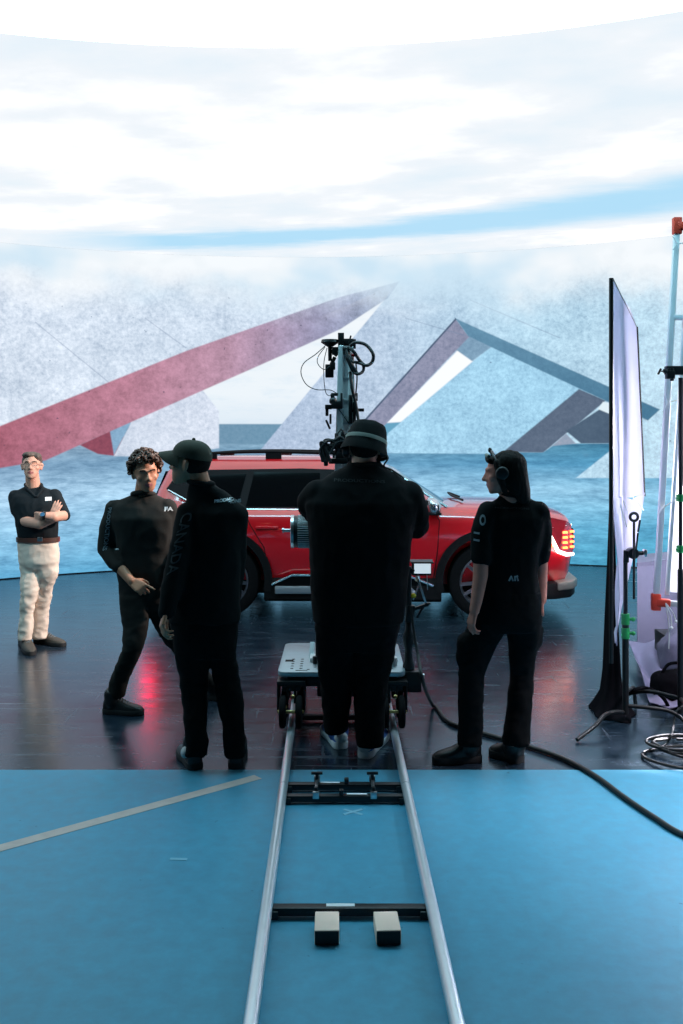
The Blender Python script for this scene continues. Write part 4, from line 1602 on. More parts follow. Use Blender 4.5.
# cap: crown, brim, button
mb = MB()
rs = []
for k in range(9):
    t = k / 8 * PI / 2 * 0.995
    rs.append([(0.096 * math.cos(t) ** 0.8 * math.cos(a), -0.008 + 0.113 * math.cos(t) ** 0.8 * math.sin(a), 0.048 + 0.088 * math.sin(t) - (0.018 * (0.5 - 0.5 * math.sin(a)) if k == 0 else 0)) for a in [2 * PI * i / 36 for i in range(36)]])
rs = [[p.HM @ Vector(q) for q in r] for r in rs]
mb.rings(rs)
capo = mb.build('cap', M_cap, p.root)
mb = MB()
top, bot = [], []
n = 16
for i in range(n + 1):
    a = R(22 + 136 * i / n)
    ix, iy = 0.092 * math.cos(a), -0.008 + 0.108 * math.sin(a)
    row = []
    for j in range(5):
        u = j / 4
        ext = 0.088 * max(0, math.sin((a - R(22)) / R(136) * PI)) ** 0.55
        x, y = ix * (1 + 0.05 * u), iy + ext * u
        z = 0.050 - 0.020 * u + 0.020 * math.sin(a) - 6.0 * (x * x) * (0.35 + 0.65 * u)
        row.append(Vector((x, y, z)))
    top.append([p.HM @ q for q in row])
    bot.append([p.HM @ (q - Vector((0, 0, 0.007))) for q in row])
rs = [t_ + list(reversed(b_)) for t_, b_ in zip(top, bot)]
mb.rings(rs)
mb.build('brim', M_cap, capo)
mb = MB()
mb.ball(p.HM @ Vector((0, -0.008, 0.138)), 0.010, sub=2)
mb.build('cap_button', M_cap, capo)

# ---------------------------------------------------------------- 4: camera operator on the track
p = Person(354, 755, 'heavy man in black sweatshirt and bucket hat operating the film camera, back turned')
p.head(p.P(365, 449, 0.06), facing(-6, -16, 0), 0.24)
p.neck(p.P(364, 474, 0.05), p.P(364, 458, 0.06), 0.074, 0.070)
torso = [(314, 403, 622, 0.0, 0.66), (312, 406, 600, 0.0, 0.68), (310.5, 408, 575, 0.0, 0.70), (309, 411, 550, 0.01, 0.68), (308, 414, 525, 0.02, 0.62), (305, 419, 503, 0.03, 0.54), (313, 412, 487, 0.04, 0.52), (330, 396, 474, 0.045, 0.56), (344, 384, 467, 0.05, 0.80), (348.5, 380.5, 462.5, 0.05, 0.9)]
p.body.loft(p.secs(torso, 0.02))
armL = p.arm([(319, 494, 0.03, 0.086), (311, 502, 0.10, 0.076), (309.5, 508, 0.20, 0.066), (313, 514, 0.36, 0.056), (318, 517, 0.46, 0.050)])
armR = p.arm([(408, 497, 0.03, 0.090), (415, 515, 0.08, 0.080), (416, 526, 0.16, 0.074), (409, 528, 0.34, 0.058), (402, 526, 0.46, 0.050)])
for a in (armL, armR):
    p.body.limb(a[0], [r - 0.016 for r in a[1]])
p.hand(armL[0][-1], (0.12, 1, 0.05), (0.9, 0.0, -0.3), 1, 0.6, 1.0)
p.hand(armR[0][-1], (-0.12, 1, 0.05), (-0.9, 0.0, -0.3), -1, 0.6, 1.0)
pelvis = [(313.5, 402, 600, 0.0, 0.62), (315, 401, 618, 0.0, 0.64), (317, 398, 634, 0.0, 0.64), (322, 394, 648, 0.0, 0.60)]
legsL = [(314.5, 356, 625, 0.0, 0.85), (317, 354, 650, 0.0, 0.88), (319.5, 353, 675, 0.03, 0.92), (322, 350.5, 700, 0.05, 0.95), (324.5, 347.5, 722, 0.06, 1.0), (325, 347, 732, 0.06, 1.0)]
legsR = [(353, 400, 625, 0.0, 0.85), (353, 394, 650, 0.0, 0.88), (354, 389, 675, 0.0, 0.92), (355, 386.5, 700, 0.0, 0.95), (355.5, 384, 725, -0.02, 1.0), (356, 383, 744, -0.03, 1.0)]
for rows in (legsL, legsR, pelvis):
    p.body.loft(p.secs(rows, 0.016))
p.finish_body(M_skin)
shirt = p.garment('sweatshirt', M_black, [torso], [armL, armR], amp=0.013, f=(6, 6, 4), seed=6.0)
lettering('back_print', 'PRODUCTIONS', shirt, p.P(361, 484.5, -0.5), (1, 0, -0.03), (0, 0.3, 1), (0, 1, 0), 0.030, mat('dim_print', srgb(30, 31, 34), 0.8), shirt, 0.0, font_scale=(1.35, 0.8))
mb = MB()
mb.torus(p.P(364.5, 464.5, 0.05), 0.082, 0.017, Matrix.Rotation(R(8), 3, 'X'), 32, 10)
mb.build('collar', M_black, shirt)
p.garment('trousers', M_black, [pelvis, legsL, legsR], [], amp=0.012, f=(7, 7, 8), seed=13.0, where=knee)
for (h_, t_) in ((on_floor(338, 749) + Vector((0.02, 0, 0)), on_floor(326, 737) + Vector((0, 0.14, 0))), (on_floor(364, 758.5), on_floor(381, 742) + Vector((0.02, 0.13, 0)))):
    sh = p.shoe(h_, t_, 0.108, M_sneakb, M_sneakw, 0.105, True, 0.062, M_sneakw, sole_h=0.036)
    d = (t_ - h_).normalized()
    mb = MB()
    mb.ball(Vector((h_.x, h_.y, 0.062)) + d * 0.012, (0.040, 0.030, 0.036))
    mb.fuse('heel_counter', M_sneakw, sh, voxel=0.006)
# hair at the nape
mb = MB()
mb.ball((0, -0.026, 0.010), (0.079, 0.084, 0.078))
for v in mb.bm.verts:
    v.co = p.HM @ v.co
hair = mb.fuse('hair', M_hair_dark, p.root, voxel=0.006)
folds(hair, 0.003, (70, 70, 70), 5)
# bucket hat
HMh = p.HM @ Matrix.Translation((0, -0.008, 0.0)) @ Matrix.Rotation(R(10), 4, 'Y')
mb = MB()
mb.lathe([(0.0, 0.150), (0.055, 0.148), (0.084, 0.136), (0.097, 0.108), (0.110, 0.050), (0.111, 0.040), (0.119, 0.010), (0.129, -0.022), (0.130, -0.029), (0.124, -0.026), (0.113, 0.004), (0.105, 0.036), (0.098, 0.07), (0.0, 0.125)], HMh, 40, cap=False)
hat = mb.build('bucket_hat', M_black2, p.root, angle=50)
folds(hat, 0.008, (14, 14, 14), 2)
mb = MB()
mb.lathe([(0.1155, 0.036), (0.1145, 0.052), (0.112, 0.058), (0.107, 0.045)], HMh, 40, cap=False)
hb = mb.build('hat_band', M_hatband, hat)
# headset over the hat, ear cup and cable
mb = MB()
mb.torus((0, -0.01, 0.03), 0.102, 0.009, Matrix.Rotation(PI / 2, 3, 'X'), 28, 8, 0.15, PI - 0.15)
for v in mb.bm.verts:
    v.co = p.HM @ (Vector((v.co.x, v.co.y, v.co.z * 1.12)))
hs = mb.build('headset', M_boot, p.root)
for sx in (-1, 1):
    mb = MB()
    mb.cyl(p.HM @ Vector((sx * 0.084, -0.008, -0.012)), p.HM @ Vector((sx * 0.118, -0.008, -0.012)), 0.042, 0.036)
    mb.build('ear_cup', M_boot, hs, bevel=0.006)
mb = MB()
mb.tube(spline([p.P(384, 452, 0.05), p.P(388, 458, 0.02), p.P(384, 466, 0.0), p.P(392, 470, 0.02), p.P(404, 478, -0.03)], 8), 0.005, 8)
mb.build('cable', M_boot, hs)

# ---------------------------------------------------------------- 5: woman with headset
p = Person(495, 763, 'woman with long dark hair and headset in dark work clothes, looking left')
p.head(p.P(503.0, 472.5, 0.0), facing(80, -6, 0), 0.222)
p.neck(p.P(511, 500, 0.0), p.P(506, 484, 0.0), 0.056, 0.052)
torso = [(472, 542, 612, 0.0, 0.64), (474.5, 541, 595, 0.0, 0.64), (479, 537, 575, 0.0, 0.62), (480, 538, 555, 0.0, 0.60), (479, 543, 535, 0.0, 0.58), (480, 546, 518, 0.0, 0.54), (487, 541, 507, 0.01, 0.50), (497, 530, 498, 0.01, 0.60), (502, 522, 492, 0.0, 0.9)]
p.body.loft(p.secs(torso, 0.016))
armL = p.arm([(489, 513, -0.02, 0.062), (483, 530, -0.05, 0.060), (481.5, 545, -0.06, 0.057), (481, 557, -0.07, 0.054)])
armR = p.arm([(538, 513, 0.0, 0.062), (541, 530, 0.02, 0.058), (541, 545, 0.02, 0.054), (540, 559, 0.03, 0.050)])
fL = p.arm([(481, 552, -0.07, 0.042), (480.5, 575, -0.08, 0.041), (477, 598, -0.10, 0.033), (474.5, 610, -0.11, 0.028)])
fR = p.arm([(540.5, 555, 0.03, 0.042), (540.5, 575, 0.02, 0.039), (541, 600, -0.02, 0.030)])
for a in (armL, armR):
    p.body.limb(a[0], [r - 0.012 for r in a[1]])
p.body.limb(*fL)
p.body.limb(*fR)
p.hand(fL[0][-1], (p.P(468, 634, -0.10) - fL[0][-1]), (0.9, 0.3, 0), -1, 0.5, 0.9)
p.hand(fR[0][-1], (p.P(543, 625, -0.04) - fR[0][-1]), (-0.9, 0.2, 0), 1, 0.7, 0.9)
pelvis = [(475, 541, 590, 0.0, 0.62), (472, 542, 605, 0.0, 0.64), (470, 542.5, 620, 0.0, 0.62), (474, 540, 630, 0.0, 0.58)]
legsL = [(469, 508, 618, 0.0, 0.85), (465.5, 503, 634, -0.01, 0.85), (461, 492.5, 652, -0.02, 0.88), (459, 484.5, 672, -0.02, 0.92), (459, 482.5, 700, -0.02, 0.98), (458.5, 482.5, 722, -0.01, 1.0), (458, 482, 744, 0.0, 1.0)]
legsR = [(506, 542, 618, 0.0, 0.85), (507.5, 541, 634, 0.02, 0.85), (509, 536, 652, 0.03, 0.88), (510.5, 533.5, 674, 0.04, 0.92), (508.5, 532, 700, 0.03, 0.98), (505.5, 530.5, 722, 0.01, 1.0), (503.5, 528.5, 744, -0.01, 1.0)]
for rows in (legsL, legsR, pelvis):
    p.body.loft(p.secs(rows, 0.015))
p.finish_body(M_skin3)
p.eyes()
shirt = p.garment('work_shirt', M_black, [torso], [armL, armR], amp=0.011, f=(8, 8, 4), seed=8.0)
lettering('back_print', 'PRODUCTIONS', shirt, p.P(524, 513, -0.4), (1, 0, -0.03), (0, 0.2, 1), (0, 1, 0), 0.018, M_faint, shirt, 0.0, font_scale=(1.5, 0.8))
lettering('sleeve_badge', 'O', shirt, p.P(482.0, 521, -0.12), (0.9, 0, 0.2), (-0.1, 0, 1), (0.3, 1, 0), 0.075, M_greyprint, shirt, 0.003, font_scale=(0.6, 1))
for yy in (533, 540):
    lettering('sleeve_stripe', 'I', shirt, p.P(477, yy, -0.10), (0.1, 0, 1), (-1, 0, 0.1), (0.35, 1, 0), 0.045, M_greyprint, shirt, 0.003)
mb = MB()
mb.torus(p.P(512, 494.5, 0.0), 0.056, 0.014, Matrix.Rotation(R(6), 3, 'Y'), 28, 10)
mb.build('collar', M_black, shirt)
def pocket(mb):
    mb.loft(p.secs([(458.5, 470, 665, -0.02, 1.6), (457.0, 471, 655, -0.02, 1.5), (457.5, 474, 640, -0.02, 1.5), (462, 476, 634, -0.02, 1.3)]))
    mb.loft(p.secs([(527, 535, 655, 0.03, 1.6), (528, 541, 645, 0.03, 1.4), (531, 544, 628, 0.02, 1.3)]))
trs = p.garment('cargo_trousers', M_black, [pelvis, legsL, legsR], [], amp=0.010, f=(8, 8, 8), seed=15.0, where=knee, extra=pocket)
mb = MB()
for a, b in (((509, 581), (511, 577)), ((511, 576), (513, 581)), ((515, 576), (515, 581)), ((515, 577), (518, 576)), ((517, 577), (518, 581))):
    mb.tube([p.P(a[0], a[1], -0.205), p.P(b[0], b[1], -0.205)], 0.0045, 6)
mb.build('hem_logo', M_greyprint, shirt)
p.shoe(on_floor(480.5, 760.5), on_floor(433, 763), 0.105, M_boot, M_sole, 0.115, True, 0.062, None, sole_h=0.034, boot=True)
p.shoe(on_floor(521, 763), on_floor(497, 757) + Vector((-0.02, 0.06, 0)), 0.105, M_boot, M_sole, 0.115, True, 0.062, None, sole_h=0.034, boot=True)
# long hair falling to the shoulder blades
mb = MB()
mb.ball((0, -0.034, 0.036), (0.090, 0.104, 0.088))
mb.loft([((0, -0.100, -0.195), 0.030, 0.018), ((0, -0.096, -0.17), 0.066, 0.036), ((0, -0.078, -0.11), 0.084, 0.060), ((0, -0.056, -0.05), 0.091, 0.080), ((0, -0.044, 0.02), 0.090, 0.092), ((0, -0.025, 0.06), 0.080, 0.08)], e=2.3)
mb.limb([(-0.082, 0.030, 0.06), (-0.090, 0.020, -0.02), (-0.086, 0.0, -0.10)], [0.018, 0.020, 0.016])
mb.limb([(0.082, 0.030, 0.06), (0.090, 0.020, -0.02), (0.086, 0.0, -0.10)], [0.018, 0.020, 0.016])
mb.limb([(-0.05, 0.066, 0.075), (0, 0.072, 0.088), (0.05, 0.066, 0.075)], [0.018, 0.02, 0.018])
for v in mb.bm.verts:
    v.co = p.HM @ v.co
hair = mb.fuse('hair', M_hair_dark, p.root, voxel=0.007)
folds(hair, 0.006, (45, 45, 4), 7)
# headset: band over the crown, ear cup, microphone
mb = MB()
mb.torus((0, 0.012, 0.02), 0.106, 0.007, Matrix.Rotation(PI / 2, 3, 'X') , 28, 8, 0.1, PI - 0.1)
for v in mb.bm.verts:
    v.co = p.HM @ Vector((v.co.x * 0.93, v.co.y + (v.co.z - 0.02) * 0.35, v.co.z * 1.0))
hs = mb.build('headset', M_boot, p.root)
for sx in (-1, 1):
    mb = MB()
    mb.cyl(p.HM @ Vector((sx * 0.086, 0.004, 0.0)), p.HM @ Vector((sx * 0.116, 0.004, 0.0)), 0.038, 0.032)
    mb.build('ear_cup', M_boot, hs, bevel=0.006)
mb = MB()
mb.tube(spline([(0.10, 0.004, 0.03), (0.085, 0.05, 0.09), (0.06, 0.06, 0.128)], 6), 0.004, 8)
mb.ball((0.058, 0.06, 0.132), (0.012, 0.012, 0.016), sub=2)
for v in mb.bm.verts:
    v.co = p.HM @ v.co
mb.build('microphone', M_boot, hs)
mb = MB()
for k in range(9):
    pass
mb.tube(spline([(-0.055, 0.070, 0.098), (0, 0.082, 0.108), (0.055, 0.070, 0.098)], 6), 0.010, 8)
for v in mb.bm.verts:
    v.co = p.HM @ v.co
mb.build('hair_band', M_hatband, p.root)
# radio held at the hip
# ------------------------------------------------------------------ camera track, dolly and rig
M_alu = mat('aluminium_tube', (0.66, 0.72, 0.76, 1), 0.36, metal=0.75, vary=0.06)
M_blackm = mat('black_metal', (0.014, 0.015, 0.017, 1), 0.42, metal=0.3, vary=0.15)
M_deck = mat('dolly_plate', (0.36, 0.46, 0.50, 1), 0.35, metal=0.6, vary=0.12)
M_hole = mat('hole_dark', (0.01, 0.01, 0.01, 1), 0.9)
M_wood = mat('pale_wood', srgb(250, 212, 194), 0.75, vary=0.16, scale=8, stretch=(1, 0.2, 1), bump=0.1)
M_woodend = mat('black_block_end', (0.008, 0.008, 0.009, 1), 0.6)
M_brass = mat('brass', (0.75, 0.52, 0.22, 1), 0.3, metal=1.0)
M_mast = mat('mast_silver', (0.92, 0.94, 0.95, 1), 0.3, metal=0.0, vary=0.06)
M_hose = mat('black_hose', (0.015, 0.016, 0.018, 1), 0.5)
M_yellow = mat('yellow_knob', srgb(235, 190, 20), 0.5)
M_redk = mat('red_knob', srgb(215, 40, 40), 0.5)
M_orange = mat('red_corner', srgb(222, 66, 44), 0.5)
M_green = mat('green_collar', srgb(30, 150, 80), 0.5)
M_screen = mat('monitor_screen', (0.6, 0.7, 0.75, 1), 0.2, emit=srgb(205, 222, 232), estr=0.9)
M_cablem = mat('black_cable', (0.009, 0.009, 0.010, 1), 0.5)
M_grey = mat('lavender_grey_paint', srgb(122, 118, 142), 0.6, vary=0.06)
M_greycl = mat('grey_lilac_cloth', srgb(120, 114, 142), 0.85, vary=0.06, bump=0.1, bscale=120)
M_drape = mat('black_duvetyne', (0.004, 0.004, 0.006, 1), 0.95, spec=0.05, vary=0.2)
M_whitep = mat('white_paint', (0.72, 0.74, 0.76, 1), 0.4, vary=0.04)
M_rope = mat('white_rope', (0.8, 0.8, 0.8, 1), 0.8)


def cloth_mat(name, col, trans):
    m = bpy.data.materials.new(name)
    m.use_nodes = True
    nt = m.node_tree
    nt.nodes.clear()
    nb = NB(nt)
    tc = nt.nodes.new('ShaderNodeTexCoord')
    n = nb.noise(tc.outputs['Object'], 6, 3)
    c = nb.mix(n, tuple(x * 0.93 for x in col[:3]) + (1,), tuple(min(1, x * 1.05) for x in col[:3]) + (1,))
    d = nt.nodes.new('ShaderNodeBsdfDiffuse')
    t = nt.nodes.new('ShaderNodeBsdfTranslucent')
    x = nt.nodes.new('ShaderNodeMixShader')
    x.inputs[0].default_value = trans
    nt.links.new(c, d.inputs[0])
    nt.links.new(c, t.inputs[0])
    nt.links.new(d.outputs[0], x.inputs[1])
    nt.links.new(t.outputs[0], x.inputs[2])
    o = nt.nodes.new('ShaderNodeOutputMaterial')
    nt.links.new(x.outputs[0], o.inputs[0])
    return m


M_flag = cloth_mat('lilac_silk', srgb(208, 206, 228), 0.35)
M_silk = cloth_mat('white_diffusion', (0.9, 0.9, 0.92, 1), 0.55)


def sheet(name, fn, nu, nv, m, parent, thick=0.004):
    """Cloth of real thickness from a function of (u, v)."""
    mb = MB()
    mb.rings([[Vector(fn(i / nu, j / nv)) for i in range(nu + 1)] for j in range(nv + 1)], closed=False, cap=False)
    o = mb.build(name, m, parent, smooth=False)
    s = o.modifiers.new('s', 'SOLIDIFY')
    s.thickness = thick
    finish_mods(o)
    shade(o, 60)
    return o


def track_x(Y):
    return 0.0354 - 0.01105 * (Y - 2.86)


GA = 0.605
RAILZ = 0.052


def tie_y(row, z=0.05):
    return (H - z) * F / (row - HZ)


def section(label, y0, y1, ties):
    t = thing('track_section', (track_x((y0 + y1) / 2), (y0 + y1) / 2, 0), label, 'dolly track', 'camera track sections')
    for s in (-1, 1):
        mb = MB()
        mb.cyl((track_x(y0) + s * GA / 2, y0, RAILZ), (track_x(y1) + s * GA / 2, y1, RAILZ), 0.0225, n=24)
        mb.build('rail', M_alu, t)
        mb = MB()
        for y in ties:
            pass
    for y in ties:
        mb = MB()
        c = track_x(y)
        mb.box((c, y, 0.025), (GA - 0.02, 0.04, 0.03))
        for s in (-1, 1):
            mb.box((c + s * (GA / 2 - 0.012), y, 0.016), (0.06, 0.06, 0.03))
        mb.build('crosstie', M_blackm, t, bevel=0.003)
    return t


Ya, Yb, Yc = tie_y(781), tie_y(792.5), tie_y(903)
near = section('near length of dolly track, with two wooden blocks beside its crosstie', 2.0, (Ya + Yb) / 2 - 0.003, [Yb, Yc, 2.35])
far = section('far length of dolly track, under the camera dolly', (Ya + Yb) / 2 + 0.003, 7.35, [Ya, 5.95, 7.2])
mb = MB()
mb.box((track_x(Yc) - 0.032, Yc + 0.004, 0.0405), (0.105, 0.022, 0.002))
mb.build('label_strip', M_white, near, smooth=False)
for i, (px, yy) in enumerate(((346.5, Ya), (341.5, Yb))):
    mb = MB()
    mb.box((at(px, 780, yy).x, yy, 0.052), (0.022, 0.03, 0.026))
    mb.build('stop_block', M_blackm, far if i == 0 else near, bevel=0.003)
for px, dpx in ((330, Ya), (357, Yb)):
    mb = MB()
    mb.box((at(px, 786, dpx).x, dpx + 0.006, 0.0405), (0.10, 0.014, 0.002))
    mb.build('label_strip', M_white, far if dpx == Ya else near, smooth=False)
# two screw clamps joining the sections
for px, lab in ((316.5, 'left of the two screw clamps holding the track crossties together'), (373, 'right of the two screw clamps holding the track crossties together')):
    X = at(px, 790, (Ya + Yb) / 2).x
    t = thing('track_clamp', (X, (Ya + Yb) / 2, 0.04), lab, 'clamp', 'track clamps')
    mb = MB()
    mb.bar((X, Yb - 0.035, 0.049), (X, Ya + 0.035, 0.049), 0.014, 0.012)
    mb.box((X, Yb - 0.032, 0.05), (0.03, 0.016, 0.034))
    mb.box((X, Ya + 0.032, 0.05), (0.03, 0.016, 0.034))
    mb.build('bar', M_metal, t, bevel=0.002)
    mb = MB()
    mb.cyl((X, Ya + 0.01, 0.055), (X, Ya + 0.01, 0.088), 0.008, n=12)
    mb.bar((X - 0.028, Ya + 0.01, 0.086), (X + 0.028, Ya + 0.01, 0.086), 0.012, 0.012)
    mb.build('screw', M_blackm, t)
    mb = MB()
    mb.cyl((X, Yb - 0.01, 0.055), (X, Yb - 0.01, 0.080), 0.010, n=12)
    mb.build('screw', M_blackm, t)
# wooden blocks
for px, lab in ((327, 'wooden block lying beside the crosstie, the left one of the pair'), (387, 'wooden block lying beside the crosstie, the right one of the pair')):
    b0 = on_floor(px, 946)
    zt = 0.052
    Yn = b0.y + 0.004
    Yf = (H - zt) * F / (911 - HZ)
    X = at(px, 930, (Yn + Yf) / 2).x
    M3 = Matrix.Rotation(R(0.5 if px < 350 else 2.5), 3, 'Z')
    t = thing('wooden_block', (X, (Yn + Yf) / 2, 0), lab, 'wooden block', 'wooden blocks by the track')
    mb = MB()
    L = Yf - Yn
    mb.box((X, (Yn + Yf) / 2, zt / 2), (0.087, L, zt), M3)
    bl = mb.build('block', M_wood, t, bevel=0.004)
    mb = MB()
    mb.box(Vector((X, (Yn + Yf) / 2, zt / 2)) + M3 @ Vector((0, -L / 2 - 0.0005, 0)), (0.083, 0.004, zt - 0.006), M3)
    mb.build('end_face', M_woodend, t, smooth=False)  # black face on the near end of each block

# ---- dolly
DY0, DY1 = 5.62, 6.45
DX = track_x(6.0)
dolly = thing('camera_dolly', (DX, 6.0, 0), 'four-wheeled camera dolly with a pale perforated deck on the track', 'camera dolly')
zd = 0.385
mb = MB()
pts = []
for cx, cy, a0 in ((-0.33, DY0 + 0.06, 180), (0.33, DY0 + 0.06, 270), (0.33, DY1 - 0.06, 0), (-0.33, DY1 - 0.06, 90)):
    for k in range(5):
        a = R(a0 + 22.5 * k)
        pts.append(Vector((DX + cx + 0.05 * math.cos(a), cy + 0.05 * math.sin(a), zd - 0.03)))
mb.prism(pts, (0, 0, 0.03))
mb.build('deck', M_deck, dolly, bevel=0.004)
mb = MB()
mb.box((DX, (DY0 + DY1) / 2, zd - 0.065), (0.60, DY1 - DY0 - 0.12, 0.07))
mb.box((DX, (DY0 + DY1) / 2, zd - 0.14), (0.30, 0.5, 0.10))
mb.build('chassis', M_blackm, dolly, bevel=0.008)
# slots and holes in the deck as one inlaid pattern
mb = MB()
for sx in (-1, 1):
    for i in range(5):
        for j in range(2):
            mb.cyl((DX + sx * (0.30 - 0.055 * j), DY0 + 0.10 + 0.06 * i, zd - 0.004), (DX + sx * (0.30 - 0.055 * j), DY0 + 0.10 + 0.06 * i, zd + 0.0008), 0.010, n=12)
    mb.box((DX + sx * 0.325, DY0 + 0.30, zd), (0.05, 0.05, 0.0016))
    mb.box((DX + sx * 0.24, DY0 + 0.05, zd), (0.07, 0.014, 0.0016))
    for i in range(4):
        mb.cyl((DX + sx * (0.20 - 0.04 * i), DY0 + 0.07 + 0.06 * (i % 2), zd - 0.004), (DX + sx * (0.20 - 0.04 * i), DY0 + 0.07 + 0.06 * (i % 2), zd + 0.0008), 0.009, n=12)
mb.build('hole_pattern', M_hole, dolly, smooth=False)
for s in (-1, 1):
    for y in (DY0 + 0.08, DY1 - 0.10):
        xw = track_x(y) + s * GA / 2
        tr = thing('wheel_truck', (xw, y, 0.2), None, None)
        tr.parent = dolly
        tr.matrix_parent_inverse = Matrix.Translation(-dolly.location)
        mb = MB()
        mb.box((xw, y, 0.295), (0.11, 0.15, 0.05))
        for q in (-1, 1):
            mb.box((xw + q * 0.078, y, 0.225), (0.014, 0.15, 0.16))
            mb.box((xw + q * 0.022, y - 0.02, 0.25), (0.012, 0.12, 0.10))
        mb.box((xw, y, 0.318), (0.17, 0.17, 0.03))
        mb.cyl((xw, y, 0.27), (xw, y, 0.36), 0.03)
        mb.build('bracket', M_blackm, tr, bevel=0.005)
        for k, dy in enumerate((-0.10, 0.10)):
            # wheels lean in on both flanks of the round rail
            for q in (-1, 1):
                c = Vector((xw + q * 0.048, y + dy, 0.158))
                ax = Vector((q * 0.75, 0, -0.66)).normalized() if False else Vector((1, 0, 0))
                mb = MB()
                A = Matrix.Translation(c) @ ax.to_track_quat('Z', 'Y').to_matrix().to_4x4()
                mb.lathe([(0.012, -0.019), (0.082, -0.019), (0.093, -0.013), (0.096, 0.0), (0.093, 0.013), (0.082, 0.019), (0.012, 0.019)], A, 28)
                mb.build('wheel', M_tyre, tr)
        mb = MB()
        mb.cyl((xw - 0.078, y - 0.10, 0.158), (xw + 0.078, y - 0.10, 0.158), 0.010)
        mb.ball((xw + 0.012, y - 0.09, 0.245), 0.014, sub=2)
        mb.ball((xw - 0.030, y - 0.09, 0.185), 0.011, sub=2)
        mb.build('bolt', M_brass, tr)
# upright box post, bright strut, base casting and turret on the deck
mb = MB()
c = at(320.5, 640, 5.95)
mb.box((c.x, 5.95, 0.50), (0.062, 0.062, 0.24))
mb.build('upright', M_blackm, dolly, bevel=0.006)
mb = MB()
mb.box((c.x, 5.95, 0.626), (0.064, 0.064, 0.014))
mb.box((c.x, 5.95, zd + 0.012), (0.13, 0.13, 0.024))
mb.build('upright_cap', M_mast, dolly, bevel=0.004)
mb = MB()
mb.bar(at(310.5, 663, 6.0), at(312.5, 642, 6.05), 0.030, 0.012)
mb.build('strut', M_whitep, dolly, bevel=0.003)
mb = MB()
for k, (px, r, h_) in enumerate(((322, 0.022, 0.05), (327, 0.018, 0.04), (315, 0.014, 0.045))):
    q = at(px, 668, 5.78 + 0.03 * k)
    mb.cyl((q.x, q.y, zd), (q.x, q.y, zd + h_), r)
mb.build('lock_knob', M_blackm, dolly, bevel=0.003)
mb = MB()
q = at(391.5, 657, 5.80)
mb.cyl((q.x, q.y, zd), (q.x, q.y, zd + 0.05), 0.036, n=24)
mb.build('seat_socket', M_mast, dolly, bevel=0.004)
mb = MB()
mb.lathe([(0.17, 0), (0.17, 0.03), (0.12, 0.05), (0.11, 0.16), (0.09, 0.18)], Matrix.Translation((DX + 0.03, 6.18, zd)), 32)
mb.build('turret', M_blackm, dolly)

# ---- crane mast on the dolly
CY = 6.2
def cp(px, py, d=0.0):
    return at(px, py, CY + d)
crane = thing('camera_crane', (at(345, 600, CY).x, CY, zd + 0.18), 'silver camera crane column with looped black hoses, rising behind the operator', 'camera crane')
mb = MB()
b0, b1 = Vector((at(345.5, 560, CY).x, CY, zd + 0.18)), cp(346, 346)
for t0, w0, t1, w1 in ((0.0, 0.20, 1.0, 0.10),):
    rs = []
    for p_, w in ((b0, w0), (b1, w1)):
        rs.append([p_ + Vector((a * w / 2, b * w / 2, 0)) for a, b in ((-1, -1), (-0.35, -1), (-0.3, -0.86), (0.3, -0.86), (0.35, -1), (1, -1), (1, 1), (-1, 1))])
    mb.rings(rs)
mast = mb.build('mast', M_mast, crane, smooth=False, bevel=0.004)
mb = MB()
for k in range(11):
    t = 0.08 + 0.08 * k
    p_ = b0.lerp(b1, t)
    w = 0.20 + (0.10 - 0.20) * t
    mb.box((p_.x, p_.y - w / 2 + 0.006, p_.z), (w * 0.62, 0.006, 0.012))
mb.build('rung', M_alu, mast, smooth=False)
# head cluster at the top
mb = MB()
mb.box(cp(346, 343), (0.10, 0.08, 0.05))
mb.box(cp(341, 340, -0.02), (0.04, 0.05, 0.09))
mb.box(cp(352, 344, -0.03), (0.05, 0.04, 0.06))
mb.cyl(cp(343, 350, -0.05), cp(350, 350, -0.05), 0.03)
mb.tube([cp(341.5, 342), cp(341.2, 334)], 0.005, 8)
mb.tube([cp(349, 342), cp(351, 335.5)], 0.006, 8)
mb.box(cp(336, 351, -0.02), (0.05, 0.04, 0.05))
mb.bar(cp(336, 352), cp(344, 346), 0.02, 0.02)
mb.build('head_bracket', M_blackm, crane, bevel=0.004)
mb = MB()
mb.lathe([(0.0, 0.02), (0.055, 0.018), (0.06, 0.0), (0.03, -0.02), (0.014, -0.03), (0.012, -0.12), (0.0, -0.12)], Matrix.Translation(cp(330, 342.5)), 24, cap=False)
mb.bar(cp(330, 350), cp(337, 356), 0.018, 0.018)
mb.build('antenna_dish', M_blackm, crane)
mb = MB()
mb.box(cp(329.5, 371), (0.055, 0.05, 0.085))
mb.bar(cp(331, 365), cp(335, 357), 0.024, 0.024)
mb.box(cp(333, 366, -0.03), (0.03, 0.03, 0.05))
mb.build('transmitter', M_blackm, crane, bevel=0.005)
mb = MB()
mb.box(cp(353.5, 355.5, -0.06), (0.028, 0.02, 0.014))
mb.build('red_tag', M_redk, crane, bevel=0.003)
for pts, r in (([(350, 346), (356, 342.5), (366, 345), (373, 354), (372, 362), (366, 365.5), (360, 361), (354, 352), (349, 347)], 0.011),
               ([(347, 352), (351, 361), (357, 362.5), (363, 365), (363, 371), (358, 374), (353, 371), (347, 358)], 0.010),
               ([(346, 350), (350, 362), (358, 375)], 0.012),
               ([(350, 372), (352, 388), (356, 405), (359, 425)], 0.010),
               ([(356, 364), (357, 380), (355, 400)], 0.005)):
    mb = MB()
    mb.tube(spline([cp(a, b, -0.07 - 0.02 * (i % 2)) for i, (a, b) in enumerate(pts)], 8), r, 10)
    mb.build('hose', M_hose, crane)
